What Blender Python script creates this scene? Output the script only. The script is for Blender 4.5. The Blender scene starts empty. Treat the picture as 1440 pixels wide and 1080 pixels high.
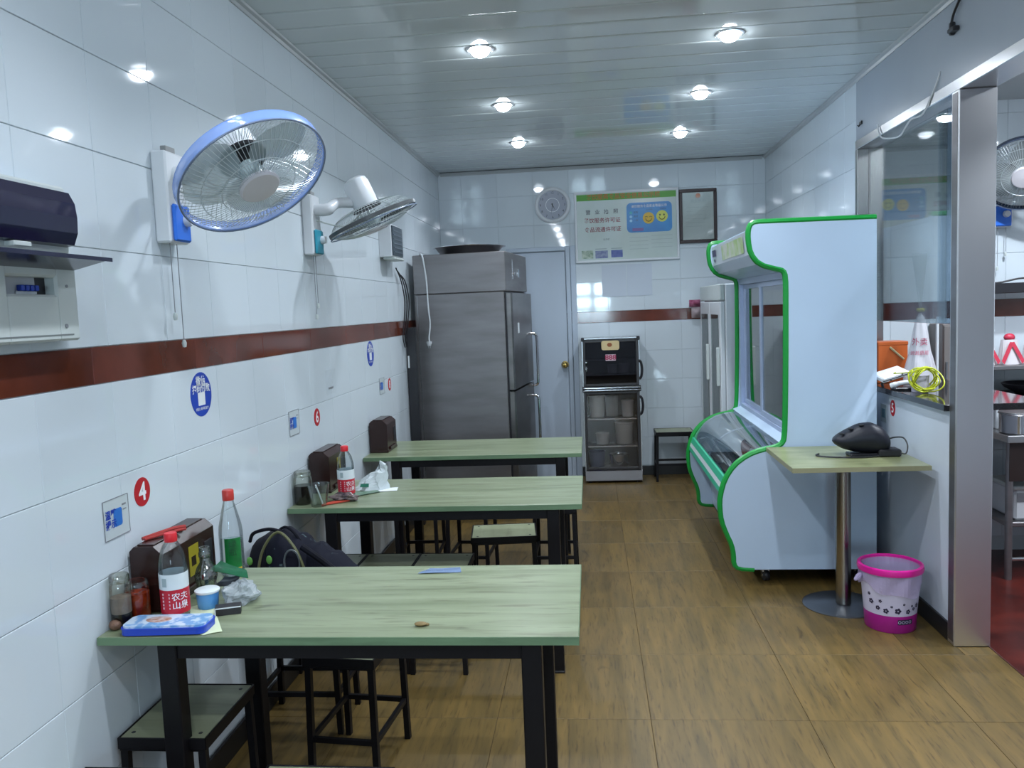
import bpy, math, random
from mathutils import Vector, Matrix
random.seed(7)
SC = bpy.context.scene
COL = SC.collection
PI = math.pi

# ------------------------------------------------------------------ camera, light, exposure
cam_d = bpy.data.cameras.new('camera'); cam = bpy.data.objects.new('camera', cam_d); COL.objects.link(cam)
cam_d.sensor_width = 36.0; cam_d.lens = 29.0; cam_d.clip_start = 0.02; cam_d.clip_end = 100
fw = Vector((-0.0962, 0.9912, -0.0910)).normalized()
up = Vector((0.0310, 0.0942, 0.9951)); rt = fw.cross(up).normalized(); up = rt.cross(fw).normalized()
cam.matrix_world = Matrix(((rt.x, up.x, -fw.x, 1.372), (rt.y, up.y, -fw.y, 0.0), (rt.z, up.z, -fw.z, 1.611), (0, 0, 0, 1)))
SC.camera = cam
SC.view_settings.view_transform = 'Standard'; SC.view_settings.look = 'None'
SC.view_settings.gamma = 1.0; SC.view_settings.use_curve_mapping = False
SC.view_settings.exposure = 1.52
SC.cycles.max_bounces = 7; SC.cycles.diffuse_bounces = 4; SC.cycles.glossy_bounces = 3; SC.cycles.transparent_max_bounces = 14; SC.cycles.sample_clamp_indirect = 6.0
world = bpy.data.worlds.new('world'); SC.world = world; world.use_nodes = True
bg = world.node_tree.nodes['Background']; bg.inputs[0].default_value = (0.70, 0.84, 1.0, 1); bg.inputs[1].default_value = 0.6
# daylight that enters through the glazed shop front behind the camera
ld = bpy.data.lights.new('shopfront_daylight', 'AREA'); ld.shape = 'RECTANGLE'; ld.size = .84; ld.size_y = .95
ld.energy = 60; ld.color = (0.66, 0.84, 1.0)
lo = bpy.data.objects.new('shopfront_daylight', ld); COL.objects.link(lo)
lo.location = (1.45, -4.40, 1.675); lo.rotation_euler = (PI/2, 0, 0)
LAMP = 33.0            # emission of each downlight lens
SPOT_W = 15.6          # beam of each downlight
LAMP_COL = (0.83, 0.905, 1.0)

# ------------------------------------------------------------------ materials
def lin(c):
    if isinstance(c, str):
        c = [int(c[i:i+2], 16)/255 for i in (0, 2, 4)]
        return tuple(x/12.92 if x <= .04045 else ((x+.055)/1.055)**2.4 for x in c)
    return tuple(c)
MATS = {}
def new_mat(name):
    m = bpy.data.materials.new(name); m.use_nodes = True
    nt = m.node_tree; b = nt.nodes['Principled BSDF']
    return m, nt, b
def N(nt, t, **kw):
    n = nt.nodes.new(t)
    for k, v in kw.items():
        if k in n.inputs: n.inputs[k].default_value = v
        else: setattr(n, k, v)
    return n
def mat(name, col, rough=.5, metal=0.0, var=0.0, scale=8.0, stretch=(1, 1, 1), col2=None, coat=0.0, spec=.5, bump=0.0, bscale=None, rvar=0.0, rnd=0.0, emit=None, es=0.0, detail=4.0, contrast=(.35, .65)):
    """principled surface; col2 is mixed in by a stretched noise, rnd varies the tone per object"""
    if name in MATS: return MATS[name]
    m, nt, b = new_mat(name); L = nt.links.new
    c = lin(col)
    b.inputs['Roughness'].default_value = rough; b.inputs['Metallic'].default_value = metal
    b.inputs['Coat Weight'].default_value = coat; b.inputs['Coat Roughness'].default_value = .08
    b.inputs['Specular IOR Level'].default_value = spec
    b.inputs['Base Color'].default_value = (*c, 1)
    m.diffuse_color = (*c, 1)
    if emit is not None:
        b.inputs['Emission Color'].default_value = (*lin(emit), 1); b.inputs['Emission Strength'].default_value = es
    if col2 is None and var: col2 = tuple(x*(1-var) for x in c)
    if col2 is not None or rvar or bump or rnd:
        tc = N(nt, 'ShaderNodeTexCoord'); mp = N(nt, 'ShaderNodeMapping'); mp.inputs['Scale'].default_value = stretch
        oi = N(nt, 'ShaderNodeObjectInfo')
        add = N(nt, 'ShaderNodeVectorMath', operation='ADD')
        ml = N(nt, 'ShaderNodeVectorMath', operation='SCALE'); ml.inputs[0].default_value = (37.1, 51.3, 23.7)
        L(oi.outputs['Random'], ml.inputs['Scale']); L(tc.outputs['Object'], add.inputs[0]); L(ml.outputs[0], add.inputs[1])
        L(add.outputs[0], mp.inputs[0])
        nz = N(nt, 'ShaderNodeTexNoise'); nz.inputs['Scale'].default_value = scale; nz.inputs['Detail'].default_value = detail
        L(mp.outputs[0], nz.inputs['Vector'])
        last = None
        if col2 is not None:
            rp = N(nt, 'ShaderNodeMapRange'); rp.inputs['From Min'].default_value = contrast[0]; rp.inputs['From Max'].default_value = contrast[1]
            L(nz.outputs['Fac'], rp.inputs['Value'])
            mx = N(nt, 'ShaderNodeMix', data_type='RGBA'); mx.inputs['A'].default_value = (*c, 1); mx.inputs['B'].default_value = (*lin(col2), 1)
            L(rp.outputs[0], mx.inputs['Factor']); last = mx.outputs['Result']
        if rnd:
            hs = N(nt, 'ShaderNodeHueSaturation'); mr = N(nt, 'ShaderNodeMapRange'); mr.inputs['To Min'].default_value = 1-rnd; mr.inputs['To Max'].default_value = 1+rnd
            L(oi.outputs['Random'], mr.inputs['Value']); L(mr.outputs[0], hs.inputs['Value'])
            if last: L(last, hs.inputs['Color'])
            else: hs.inputs['Color'].default_value = (*c, 1)
            last = hs.outputs[0]
        if last: L(last, b.inputs['Base Color'])
        if rvar:
            r2 = N(nt, 'ShaderNodeMapRange'); r2.inputs['To Min'].default_value = max(.02, rough-rvar); r2.inputs['To Max'].default_value = rough+rvar
            L(nz.outputs['Fac'], r2.inputs['Value']); L(r2.outputs[0], b.inputs['Roughness'])
        if bump:
            n2 = nz
            if bscale:
                n2 = N(nt, 'ShaderNodeTexNoise'); n2.inputs['Scale'].default_value = bscale; L(mp.outputs[0], n2.inputs['Vector'])
            bp = N(nt, 'ShaderNodeBump'); bp.inputs['Strength'].default_value = bump; bp.inputs['Distance'].default_value = .01
            L(n2.outputs['Fac'], bp.inputs['Height']); L(bp.outputs[0], b.inputs['Normal'])
    MATS[name] = m
    return m
def glass(name, tint=(1, 1, 1), rough=0.0, base=.04, edge=.6):
    """clear sheet or bottle wall: tinted see-through with a fresnel gloss"""
    if name in MATS: return MATS[name]
    m = bpy.data.materials.new(name); m.use_nodes = True; nt = m.node_tree; nt.nodes.clear(); L = nt.links.new
    out = N(nt, 'ShaderNodeOutputMaterial'); tr = N(nt, 'ShaderNodeBsdfTransparent'); gl = N(nt, 'ShaderNodeBsdfGlossy')
    tr.inputs[0].default_value = (*tint, 1); gl.inputs['Roughness'].default_value = rough
    lw = N(nt, 'ShaderNodeLayerWeight'); lw.inputs['Blend'].default_value = .25
    mr = N(nt, 'ShaderNodeMapRange'); mr.inputs['To Min'].default_value = base; mr.inputs['To Max'].default_value = edge
    L(lw.outputs['Fresnel'], mr.inputs['Value'])
    mx = N(nt, 'ShaderNodeMixShader'); L(mr.outputs[0], mx.inputs[0]); L(tr.outputs[0], mx.inputs[1]); L(gl.outputs[0], mx.inputs[2]); L(mx.outputs[0], out.inputs[0])
    m.diffuse_color = (*tint, .3); MATS[name] = m
    return m
def film(name, col, alpha=.5, rough=.3):
    """thin see-through plastic: part diffuse colour, part clear"""
    if name in MATS: return MATS[name]
    m, nt, b = new_mat(name); b.inputs['Base Color'].default_value = (*lin(col), 1); b.inputs['Roughness'].default_value = rough
    b.inputs['Alpha'].default_value = alpha; MATS[name] = m
    return m
def wood(name, ca, cb, cc, axis=0, grain=7.0, rough=.35, rnd=.05, knots=True):
    """laminate or wood-look tile: long streaks along one axis, darker flecks and knots"""
    if name in MATS: return MATS[name]
    m, nt, b = new_mat(name); L = nt.links.new
    tc = N(nt, 'ShaderNodeTexCoord'); oi = N(nt, 'ShaderNodeObjectInfo')
    ml = N(nt, 'ShaderNodeVectorMath', operation='SCALE'); ml.inputs[0].default_value = (31.7, 17.3, 5.1)
    L(oi.outputs['Random'], ml.inputs['Scale'])
    add = N(nt, 'ShaderNodeVectorMath', operation='ADD'); L(tc.outputs['Object'], add.inputs[0]); L(ml.outputs[0], add.inputs[1])
    st = [grain, grain, grain]; st[axis] = grain*.09
    def nz(scale, detail, st, dist=0.0):
        mp = N(nt, 'ShaderNodeMapping'); mp.inputs['Scale'].default_value = st; L(add.outputs[0], mp.inputs[0])
        n = N(nt, 'ShaderNodeTexNoise'); n.inputs['Scale'].default_value = scale; n.inputs['Detail'].default_value = detail; n.inputs['Distortion'].default_value = dist
        L(mp.outputs[0], n.inputs['Vector']); return n
    n1 = nz(1.0, 6, st, .6); n2 = nz(4.5, 5, st, .3)
    r1 = N(nt, 'ShaderNodeMapRange'); r1.inputs['From Min'].default_value = .32; r1.inputs['From Max'].default_value = .68; L(n1.outputs['Fac'], r1.inputs['Value'])
    m1 = N(nt, 'ShaderNodeMix', data_type='RGBA'); m1.inputs['A'].default_value = (*lin(ca), 1); m1.inputs['B'].default_value = (*lin(cb), 1); L(r1.outputs[0], m1.inputs['Factor'])
    r2 = N(nt, 'ShaderNodeMapRange'); r2.inputs['From Min'].default_value = .54; r2.inputs['From Max'].default_value = .78; r2.inputs['To Max'].default_value = .8; L(n2.outputs['Fac'], r2.inputs['Value'])
    m2 = N(nt, 'ShaderNodeMix', data_type='RGBA'); L(m1.outputs['Result'], m2.inputs['A']); m2.inputs['B'].default_value = (*lin(cc), 1); L(r2.outputs[0], m2.inputs['Factor'])
    last = m2.outputs['Result']
    if knots:
        s3 = [9, 9, 9]; s3[axis] = 3.2
        n3 = nz(1.0, 2, s3, 1.2)
        r3 = N(nt, 'ShaderNodeMapRange'); r3.inputs['From Min'].default_value = .70; r3.inputs['From Max'].default_value = .78; r3.inputs['To Max'].default_value = .75; L(n3.outputs['Fac'], r3.inputs['Value'])
        m3 = N(nt, 'ShaderNodeMix', data_type='RGBA'); L(last, m3.inputs['A']); m3.inputs['B'].default_value = (*[x*.45 for x in lin(cc)], 1); L(r3.outputs[0], m3.inputs['Factor'])
        last = m3.outputs['Result']
    hs = N(nt, 'ShaderNodeHueSaturation'); mr = N(nt, 'ShaderNodeMapRange'); mr.inputs['To Min'].default_value = 1-rnd; mr.inputs['To Max'].default_value = 1+rnd
    L(oi.outputs['Random'], mr.inputs['Value']); L(mr.outputs[0], hs.inputs['Value']); L(last, hs.inputs['Color']); L(hs.outputs[0], b.inputs['Base Color'])
    b.inputs['Roughness'].default_value = rough
    m.diffuse_color = (*lin(ca), 1); MATS[name] = m
    return m

M_TILE = mat('white_glazed_tile', (.60, .665, .71), .045, rnd=.02, spec=.5)
M_GROUT = mat('grey_grout', (.52, .57, .60), .8)
M_BROWN = mat('brown_glazed_tile', '683223', .10, col2='522616', scale=5, rnd=.10)
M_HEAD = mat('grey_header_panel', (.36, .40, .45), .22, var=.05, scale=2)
M_PAINT = mat('white_panel_paint', (.60, .655, .73), .3, var=.06, scale=2)
M_CEIL = mat('ceiling_pvc', (.55, .60, .60), .07, rnd=.02, spec=.7)
M_CGAP = mat('ceiling_joint', (.10, .11, .11), .6)
M_BLACKTRIM = mat('black_skirting', (.012, .012, .013), .35)
M_FLOOR = wood('wood_look_floor_tile', (.104, .070, .022), (.176, .110, .031), (.032, .018, .007), axis=1, grain=24, rough=.40, rnd=.09)
M_FGROUT = mat('floor_joint', '4c3b22', .8)
M_RED = mat('red_kitchen_floor', '5c2119', .30, col2='351210', scale=5)
M_STEEL = mat('brushed_steel', (.56, .555, .56), .27, 1.0, var=.03, scale=1.5)
M_PILLAR = mat('satin_steel_cladding', (.82, .82, .83), .34, 1.0, var=.04, scale=1.2)
M_STEELD = mat('dull_steel', (.32, .305, .31), .46, 1.0, var=.22, scale=2.2, stretch=(1, 1, 5), rvar=.08)
M_CHROME = mat('chrome', (.68, .68, .70), .12, 1.0)
M_DISC = mat('grey_metal_disc', (.22, .24, .28), .33, .85, var=.15, scale=6)
M_LAM = wood('pale_green_laminate', (.150, .182, .103), (.250, .290, .182), (.080, .078, .040), axis=0, grain=14, rough=.30, rnd=.03)
M_EDGE = mat('green_edge_band', (.135, .225, .125), .4, var=.25, scale=6, stretch=(1, 6, 6))
M_SEAT = wood('stool_laminate', (.20, .22, .13), (.25, .27, .17), (.14, .15, .085), axis=0, grain=9, rough=.35, rnd=.05, knots=False)
M_BLACK = mat('black_painted_metal', (.006, .0055, .007), .42, spec=.22)
M_PLBLK = mat('black_plastic', (.014, .014, .018), .4)
M_DKBROWN = mat('dark_brown_plastic', '2b1613', .25, var=.2, scale=9)
M_WHITE = mat('white_plastic', (.66, .69, .72), .3)
M_OFFW = mat('cream_plastic', (.52, .565, .55), .35)
M_NAVYLID = mat('dark_tinted_lid', (.012, .010, .035), .16)
M_BLUEP = mat('blue_plastic', '2f6fd6', .35)
M_TEALP = mat('teal_plastic', '2f94ac', .35)
M_GREEN = mat('green_edge_trim', '12933a', .35)
M_CABW = mat('white_enamel', (.50, .62, .77), .25, var=.03, scale=3)
M_PAPER = mat('white_paper', (.66, .70, .72), .6)
M_PRINT_R = mat('red_print', 'b01824', .45)
M_PRINT_W = mat('white_print', (.75, .78, .8), .45)
M_PRINT_K = mat('black_print', (.02, .02, .022), .5)
M_PRINT_B = mat('blue_print', '1c3fa8', .4)
M_PRINT_BL = mat('mid_blue_print', '2a6fc0', .4)
M_PRINT_Y = mat('yellow_print', 'c9a52a', .4)
M_PRINT_G = mat('green_print', '4f9a2c', .4)
M_GLASS = glass('clear_glass', (.93, .97, .97), 0, .06, .7)
M_TINT = glass('dark_tinted_glass', (.42, .40, .44), .01, .05, .7)
M_GRAY = mat('grey_plastic', (.22, .23, .25), .4)

# ------------------------------------------------------------------ mesh builder
class MB:
    def __init__(s): s.v = []; s.f = []; s.m = []; s.s = []; s.ci = 0; s.T = None
    def add(s, vs, fs, smooth=False):
        o = len(s.v)
        for v in vs:
            v = Vector(v)
            if s.T is not None: v = s.T @ v
            s.v.append(v)
        for f in fs:
            s.f.append(tuple(i+o for i in f)); s.m.append(s.ci); s.s.append(smooth)
        return s
    def mi(s, i): s.ci = i; return s
    def tf(s, M): s.T = M; return s
    def box(s, x0, x1, y0, y1, z0, z1, b=0.0):
        if b <= 0:
            vs = [(x, y, z) for z in (z0, z1) for y in (y0, y1) for x in (x0, x1)]
            return s.add(vs, [(0, 2, 3, 1), (4, 5, 7, 6), (0, 1, 5, 4), (2, 6, 7, 3), (0, 4, 6, 2), (1, 3, 7, 5)])
        b = min(b, .49*min(x1-x0, y1-y0, z1-z0))
        lo, hi = (x0, y0, z0), (x1, y1, z1); vs = []; idx = {}
        for sx in (0, 1):
            for sy in (0, 1):
                for sz in (0, 1):
                    c = [hi[i] if k else lo[i] for i, k in enumerate((sx, sy, sz))]
                    ins = [(-b if k else b) for k in (sx, sy, sz)]
                    for a in range(3):
                        p = [c[i]+(0 if i == a else ins[i]) for i in range(3)]
                        idx[(sx, sy, sz, a)] = len(vs); vs.append(p)
        fs = []
        def q(*k): fs.append(tuple(idx[i] for i in k))
        for sd in (0, 1):
            r = [(0, 0), (0, 1), (1, 1), (1, 0)] if sd == 0 else [(0, 0), (1, 0), (1, 1), (0, 1)]
            q(*[(sd, u, w, 0) for u, w in r])
            q(*[(w, sd, u, 1) for u, w in r])
            q(*[(u, w, sd, 2) for u, w in r])
        for u in (0, 1):
            for w in (0, 1):
                fl = (u+w) % 2
                e = [((0, u, w, 1), (1, u, w, 1), (1, u, w, 2), (0, u, w, 2)), ((w, 0, u, 2), (w, 1, u, 2), (w, 1, u, 0), (w, 0, u, 0)), ((u, w, 0, 0), (u, w, 1, 0), (u, w, 1, 1), (u, w, 0, 1))]
                for t in e: q(*(t if fl == 0 else t[::-1]))
        for sx in (0, 1):
            for sy in (0, 1):
                for sz in (0, 1):
                    t = [(sx, sy, sz, 0), (sx, sy, sz, 1), (sx, sy, sz, 2)]
                    if (sx+sy+sz) % 2 == 0: t = t[::-1]
                    q(*t)
        return s.add(vs, fs)
    def frame_of(s, d):
        d = Vector(d).normalized(); a = Vector((0, 0, 1)) if abs(d.z) < .9 else Vector((1, 0, 0))
        u = d.cross(a).normalized(); return d, u, d.cross(u)
    def cyl(s, p0, p1, r0, r1=None, n=16, caps=True):
        r1 = r0 if r1 is None else r1
        p0 = Vector(p0); p1 = Vector(p1); d, u, w = s.frame_of(p1-p0)
        vs = []
        for p, r in ((p0, r0), (p1, r1)):
            for i in range(n):
                a = 2*PI*i/n; vs.append(p+u*(r*math.cos(a))+w*(r*math.sin(a)))
        s.add(vs, [(i, (i+1) % n, n+(i+1) % n, n+i) for i in range(n)], True)
        if caps:
            if r0 > 1e-6: s.add(vs[:n], [tuple(range(n))[::-1]])
            if r1 > 1e-6: s.add(vs[n:], [tuple(range(n))])
        return s
    def lathe(s, prof, c=(0, 0, 0), n=24, axis=(0, 0, 1), arc=1.0):
        d, u, w = s.frame_of(axis)
        if tuple(axis) == (0, 0, 1): u = Vector((1, 0, 0)); w = Vector((0, 1, 0)); d = Vector((0, 0, 1))
        c = Vector(c); vs = []; k = len(prof)
        steps = n if arc >= 1 else n+1
        for i in range(steps):
            a = 2*PI*arc*i/n
            for r, h in prof: vs.append(c+d*h+u*(r*math.cos(a))+w*(r*math.sin(a)))
        fs = []
        for i in range(n):
            j = (i+1) % steps
            for t in range(k-1):
                a, b2, c2, d2 = i*k+t, j*k+t, j*k+t+1, i*k+t+1
                if prof[t][0] < 1e-7: fs.append((a, c2, d2))
                elif prof[t+1][0] < 1e-7: fs.append((a, b2, d2))
                else: fs.append((a, b2, c2, d2))
        return s.add(vs, fs, True)
    def tube(s, pts, r, n=6, closed=False):
        pts = [Vector(p) for p in pts]; m = len(pts); rs = r if isinstance(r, (list, tuple)) else [r]*m
        vs = []; u = None
        for i, p in enumerate(pts):
            a = pts[(i-1) % m] if (closed or i > 0) else p; b = pts[(i+1) % m] if (closed or i < m-1) else p
            d = (b-a).normalized()
            if u is None: _, u, w = s.frame_of(d)
            else:
                u = (u-d*u.dot(d)); u = u.normalized() if u.length > 1e-6 else s.frame_of(d)[1]
            w = d.cross(u)
            for k in range(n):
                t = 2*PI*k/n; vs.append(p+u*(rs[i]*math.cos(t))+w*(rs[i]*math.sin(t)))
        fs = []
        for i in range(m if closed else m-1):
            j = (i+1) % m
            for k in range(n): fs.append((i*n+k, i*n+(k+1) % n, j*n+(k+1) % n, j*n+k))
        s.add(vs, fs, True)
        if not closed:
            s.add(vs[:n], [tuple(range(n))[::-1]]); s.add(vs[-n:], [tuple(range(n))])
        return s
    def prism(s, poly, a0, a1, axis=1):
        """poly of 2-D points swept along one axis: axis 0 -> (y,z), 1 -> (x,z), 2 -> (x,y)"""
        def P(u, w, t): return [(t, u, w), (u, t, w), (u, w, t)][axis]
        n = len(poly); vs = [P(u, w, a0) for u, w in poly]+[P(u, w, a1) for u, w in poly]
        area = sum(poly[i][0]*poly[(i+1) % n][1]-poly[(i+1) % n][0]*poly[i][1] for i in range(n))
        fs = [tuple(range(n))[::-1], tuple(range(n, 2*n))]+[(i, (i+1) % n, n+(i+1) % n, n+i) for i in range(n)]
        flip = (area > 0) == (axis == 1)
        if flip: fs = [f[::-1] for f in fs]
        return s.add(vs, fs)
    def sheet(s, fn, nu, nv, wrap=False, smooth=True):
        vs = [fn(i/(nu if wrap else nu-1), j/(nv-1)) for i in range(nu) for j in range(nv)]
        fs = []
        for i in range(nu if wrap else nu-1):
            k = (i+1) % nu
            for j in range(nv-1): fs.append((i*nv+j, k*nv+j, k*nv+j+1, i*nv+j+1))
        return s.add(vs, fs, smooth)
    def ball(s, c, r, n=14, m=9):
        c = Vector(c); r = (r, r, r) if not isinstance(r, (tuple, list)) else r
        def fn(u, v):
            a = 2*PI*u; b = PI*(v-.5); return (c.x+r[0]*math.cos(a)*math.cos(b), c.y+r[1]*math.sin(a)*math.cos(b), c.z+r[2]*math.sin(b))
        return s.sheet(fn, n, m, True)
    def quad(s, a, b, c, d): return s.add([a, b, c, d], [(0, 1, 2, 3)])
    def build(s, name, mats, parent=None, origin=None):
        mats = mats if isinstance(mats, (list, tuple)) else [mats]
        w = world_loc(parent) if parent else (Vector(origin) if origin is not None else Vector((0, 0, 0)))
        me = bpy.data.meshes.new(name)
        me.from_pydata([v-w for v in s.v], [], s.f)
        for m in mats: me.materials.append(m)
        me.polygons.foreach_set('material_index', s.m); me.polygons.foreach_set('use_smooth', s.s)
        if any(s.s): me.set_sharp_from_angle(angle=math.radians(42))
        me.update()
        o = bpy.data.objects.new(name, me); COL.objects.link(o)
        if parent: o.parent = parent
        elif origin is not None: o.location = w
        return o
def world_loc(o):
    w = Vector((0, 0, 0))
    while o: w = w+o.location; o = o.parent
    return w
def tag(o, label, cat, group=None):
    o['label'] = label; o['category'] = cat
    if group: o['group'] = group
    return o
def thing(name, loc, label, cat, group=None):
    o = bpy.data.objects.new(name, None); COL.objects.link(o); o.location = loc; o.empty_display_size = .1
    return tag(o, label, cat, group)
def struct(o): o['kind'] = 'structure'; return o
def dup(root, loc, rotz=0.0, label=None):
    r = root.copy(); COL.objects.link(r); r.location = loc; r.rotation_euler = (0, 0, rotz)
    if label: r['label'] = label
    for ch in root.children:
        c = ch.copy(); COL.objects.link(c); c.parent = r
        for g in ch.children:
            d = g.copy(); COL.objects.link(d); d.parent = c
    return r
def chaikin(pts, it=2, closed=True):
    for _ in range(it):
        q = []; n = len(pts)
        for i in range(n if closed else n-1):
            a, b = pts[i], pts[(i+1) % n]
            q.append(tuple(.75*x+.25*y for x, y in zip(a, b))); q.append(tuple(.25*x+.75*y for x, y in zip(a, b)))
        if not closed: q = [pts[0]]+q+[pts[-1]]
        pts = q
    return pts
def smooth_path(pts, k=6):
    pts = [Vector(p) for p in pts]; out = []
    for i in range(len(pts)-1):
        p0 = pts[max(i-1, 0)]; p1 = pts[i]; p2 = pts[i+1]; p3 = pts[min(i+2, len(pts)-1)]
        for j in range(k):
            t = j/k
            out.append(.5*((2*p1)+(p2-p0)*t+(2*p0-5*p1+4*p2-p3)*t*t+(3*p1-p0-3*p2+p3)*t**3))
    out.append(pts[-1]); return out
def ell(cx, cy, rx, ry, n=28): return [(cx+rx*math.cos(2*PI*i/n), cy+ry*math.sin(2*PI*i/n)) for i in range(n)]
def rrect(x0, x1, y0, y1, r, k=4):
    o = []
    for cx, cy, a in ((x1-r, y1-r, 0), (x0+r, y1-r, 90), (x0+r, y0+r, 180), (x1-r, y0+r, 270)):
        for i in range(k+1):
            t = math.radians(a+90*i/k); o.append((cx+r*math.cos(t), cy+r*math.sin(t)))
    return o
_txt = {}
def text_geo(body, bold=0.0):
    key = (body, bold)
    if key not in _txt:
        cu = bpy.data.curves.new('lettering', 'FONT'); cu.body = body; cu.size = 1.0; cu.align_x = 'CENTER'; cu.align_y = 'CENTER'; cu.offset = bold; cu.resolution_u = 3
        ob = bpy.data.objects.new('lettering', cu); me = ob.to_mesh()
        _txt[key] = ([tuple(v.co) for v in me.vertices], [tuple(p.vertices) for p in me.polygons])
        ob.to_mesh_clear(); bpy.data.objects.remove(ob); bpy.data.curves.remove(cu)
    return _txt[key]
def put_text(mb, body, size, fn, bold=0.0, wide=1.0):
    """lettering laid on a surface; fn maps (u, v) of the print to a point"""
    vs, fs = text_geo(body, bold)
    mb.add([fn(x*size*wide, y*size) for x, y, z in vs], fs)
# ------------------------------------------------------------------ the room
W, H, D, Y0 = 2.985, 2.887, 7.756, -4.2
ST0, ST1 = 1.446, 1.551
_tiles = {}
def tile_mesh(w, h, t, m, b=.0016):
    key = (round(w, 4), round(h, 4), t, m.name)
    if key not in _tiles:
        mb = MB().box(-w/2, w/2, -h/2, h/2, 0, t, b)
        me = bpy.data.meshes.new('tile'); me.from_pydata(mb.v, [], mb.f); me.materials.append(m); me.update(); _tiles[key] = me
    return _tiles[key]
def lay(parent, name, me, loc, rot):
    o = bpy.data.objects.new(name, me); COL.objects.link(o); o.parent = parent; o.location = loc; o.rotation_euler = rot
    return o
def jit(a=.0009): return random.uniform(-a, a)
def rows_z():
    low = [ST0-.2715*k for k in range(6)]; low = [(low[i+1], low[i]) for i in range(5)]
    low[-1] = (.092, low[-1][1]); hi = [ST1+.2735*k for k in range(5)]+[H-.012]
    return low+[(hi[i], hi[i+1]) for i in range(5)]
G = .0016
def tile_wall(parent, kind, a0, a1, plane, phase, pitch=.3333, skip=None, stripe=True):
    """kind L: plane x, faces +x; B: plane y, faces -y; R: plane x, faces -x"""
    rot = {'L': (PI/2, 0, PI/2), 'B': (PI/2, 0, 0), 'R': (PI/2, 0, -PI/2)}[kind]
    def place(u0, u1, z0, z1, m):
        if u1-u0 < .03 or z1-z0 < .02: return
        if skip and skip((u0+u1)/2, (z0+z1)/2): return
        me = tile_mesh(u1-u0-.0007, z1-z0-G, .005, m)
        u, z = (u0+u1)/2, (z0+z1)/2
        loc = (plane-.005, u, z) if kind == 'L' else ((u, plane+.005, z) if kind == 'B' else (plane+.005, u, z))
        r = (rot[0]+jit(), rot[1], rot[2]+jit())
        lay(parent, 'tile', me, loc, r)
    def cuts(pt, ph):
        e = [a0]; k = math.floor((a0-ph)/pt)+1
        while ph+k*pt < a1-1e-4:
            if ph+k*pt-a0 > 1e-4: e.append(ph+k*pt)
            k += 1
        return e+[a1]
    c = cuts(pitch, phase)
    for z0, z1 in rows_z():
        for i in range(len(c)-1): place(c[i], c[i+1], z0, z1, M_TILE)
    if stripe:
        c = cuts(pitch*1.8, phase+.25)
        for i in range(len(c)-1): place(c[i], c[i+1], ST0, ST1, M_BROWN)

# floor
floor = struct(MB().box(-.1, W+.14, Y0-.1, D+.1, -.12, -.0025).build('floor', M_FGROUT))
ys = [3.106+.6*k for k in range(-5, 9)]
for i in range(len(ys)-1):
    y0, y1 = ys[i], min(ys[i+1], D)
    if y1-y0 < .05: continue
    for x0, x1 in ((0, .36), (.36, .96), (.96, 1.56), (1.56, 2.16), (2.16, 2.76), (2.76, 3.125)):
        if y0 >= 3.7 and x0 > 2.7: x1 = 2.985
        me = tile_mesh(x1-x0-.002, y1-y0-.002, .0025, M_FLOOR, .001)
        lay(floor, 'tile', me, ((x0+x1)/2, (y0+y1)/2, -.0025), (0, 0, 0))
lay(floor, 'tile', tile_mesh(.138, .082, .0025, M_FLOOR, .001), (3.055, 3.748, -.0025), (0, 0, 0))
struct(MB().box(3.125, 5.1, .8, 5.4, -.12, .004, .002).build('floor_kitchen', M_RED))

# ceiling with cross panels
ceil = struct(MB().box(-.1, W+.16, Y0-.1, D+.1, H+.008, H+.12).build('ceiling', M_CGAP))
def panel_mesh():
    w = .2; pr = [(-w/2+.002, .008), (-w/2+.007, .0015), (-w/2+.016, 0), (w/2-.016, 0), (w/2-.007, .0015), (w/2-.002, .008)]
    mb = MB(); L2 = W/2
    vs = [(-L2, y, z) for y, z in pr]+[(L2, y, z) for y, z in pr]; n = len(pr)
    mb.add(vs, [(i, i+1, n+i+1, n+i) for i in range(n-1)])
    me = bpy.data.meshes.new('ceiling_panel'); me.from_pydata(mb.v, [], mb.f); me.materials.append(M_CEIL); me.update(); return me
pm = panel_mesh()
k = 0
while .2*k < D-.88:
    lay(ceil, 'ceiling_panel', pm, (W/2, .80+.2*k, H), (jit(.0008), jit(.0008), 0)); k += 1
def cornice(name, p0, p1, inward):
    mb = MB(); a = Vector(p0); b = Vector(p1); iv = Vector(inward)
    pr = [(0, 0), (0, -.028), (.006, -.028), (.010, -.014), (.022, -.008), (.026, 0)]
    n = len(pr); vs = [a+iv*u+Vector((0, 0, z)) for u, z in pr]+[b+iv*u+Vector((0, 0, z)) for u, z in pr]
    mb.add(vs, [(i, i+1, n+i+1, n+i) for i in range(n-1)]+[tuple(range(n)), tuple(range(n, 2*n))])
    return struct(mb.build(name, mat('cornice_plastic', (.36, .39, .40), .3)))
cornice('trim_1', (0, Y0, H), (0, D, H), (1, 0, 0)); cornice('trim_2', (W, Y0, H), (W, D, H), (-1, 0, 0)); cornice('trim_3', (.026, D, H), (W-.026, D, H), (0, -1, 0))

# left wall
wl = struct(MB().box(-.15, -.005, Y0, D+.15, -.1, H+.01).build('wall_left', M_GROUT))
tile_wall(wl, 'L', .24, D, 0.0, 1.91)
struct(MB().box(0, .012, Y0, D, 0, .088, .002).build('baseboard_left', M_BLACKTRIM))
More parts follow.
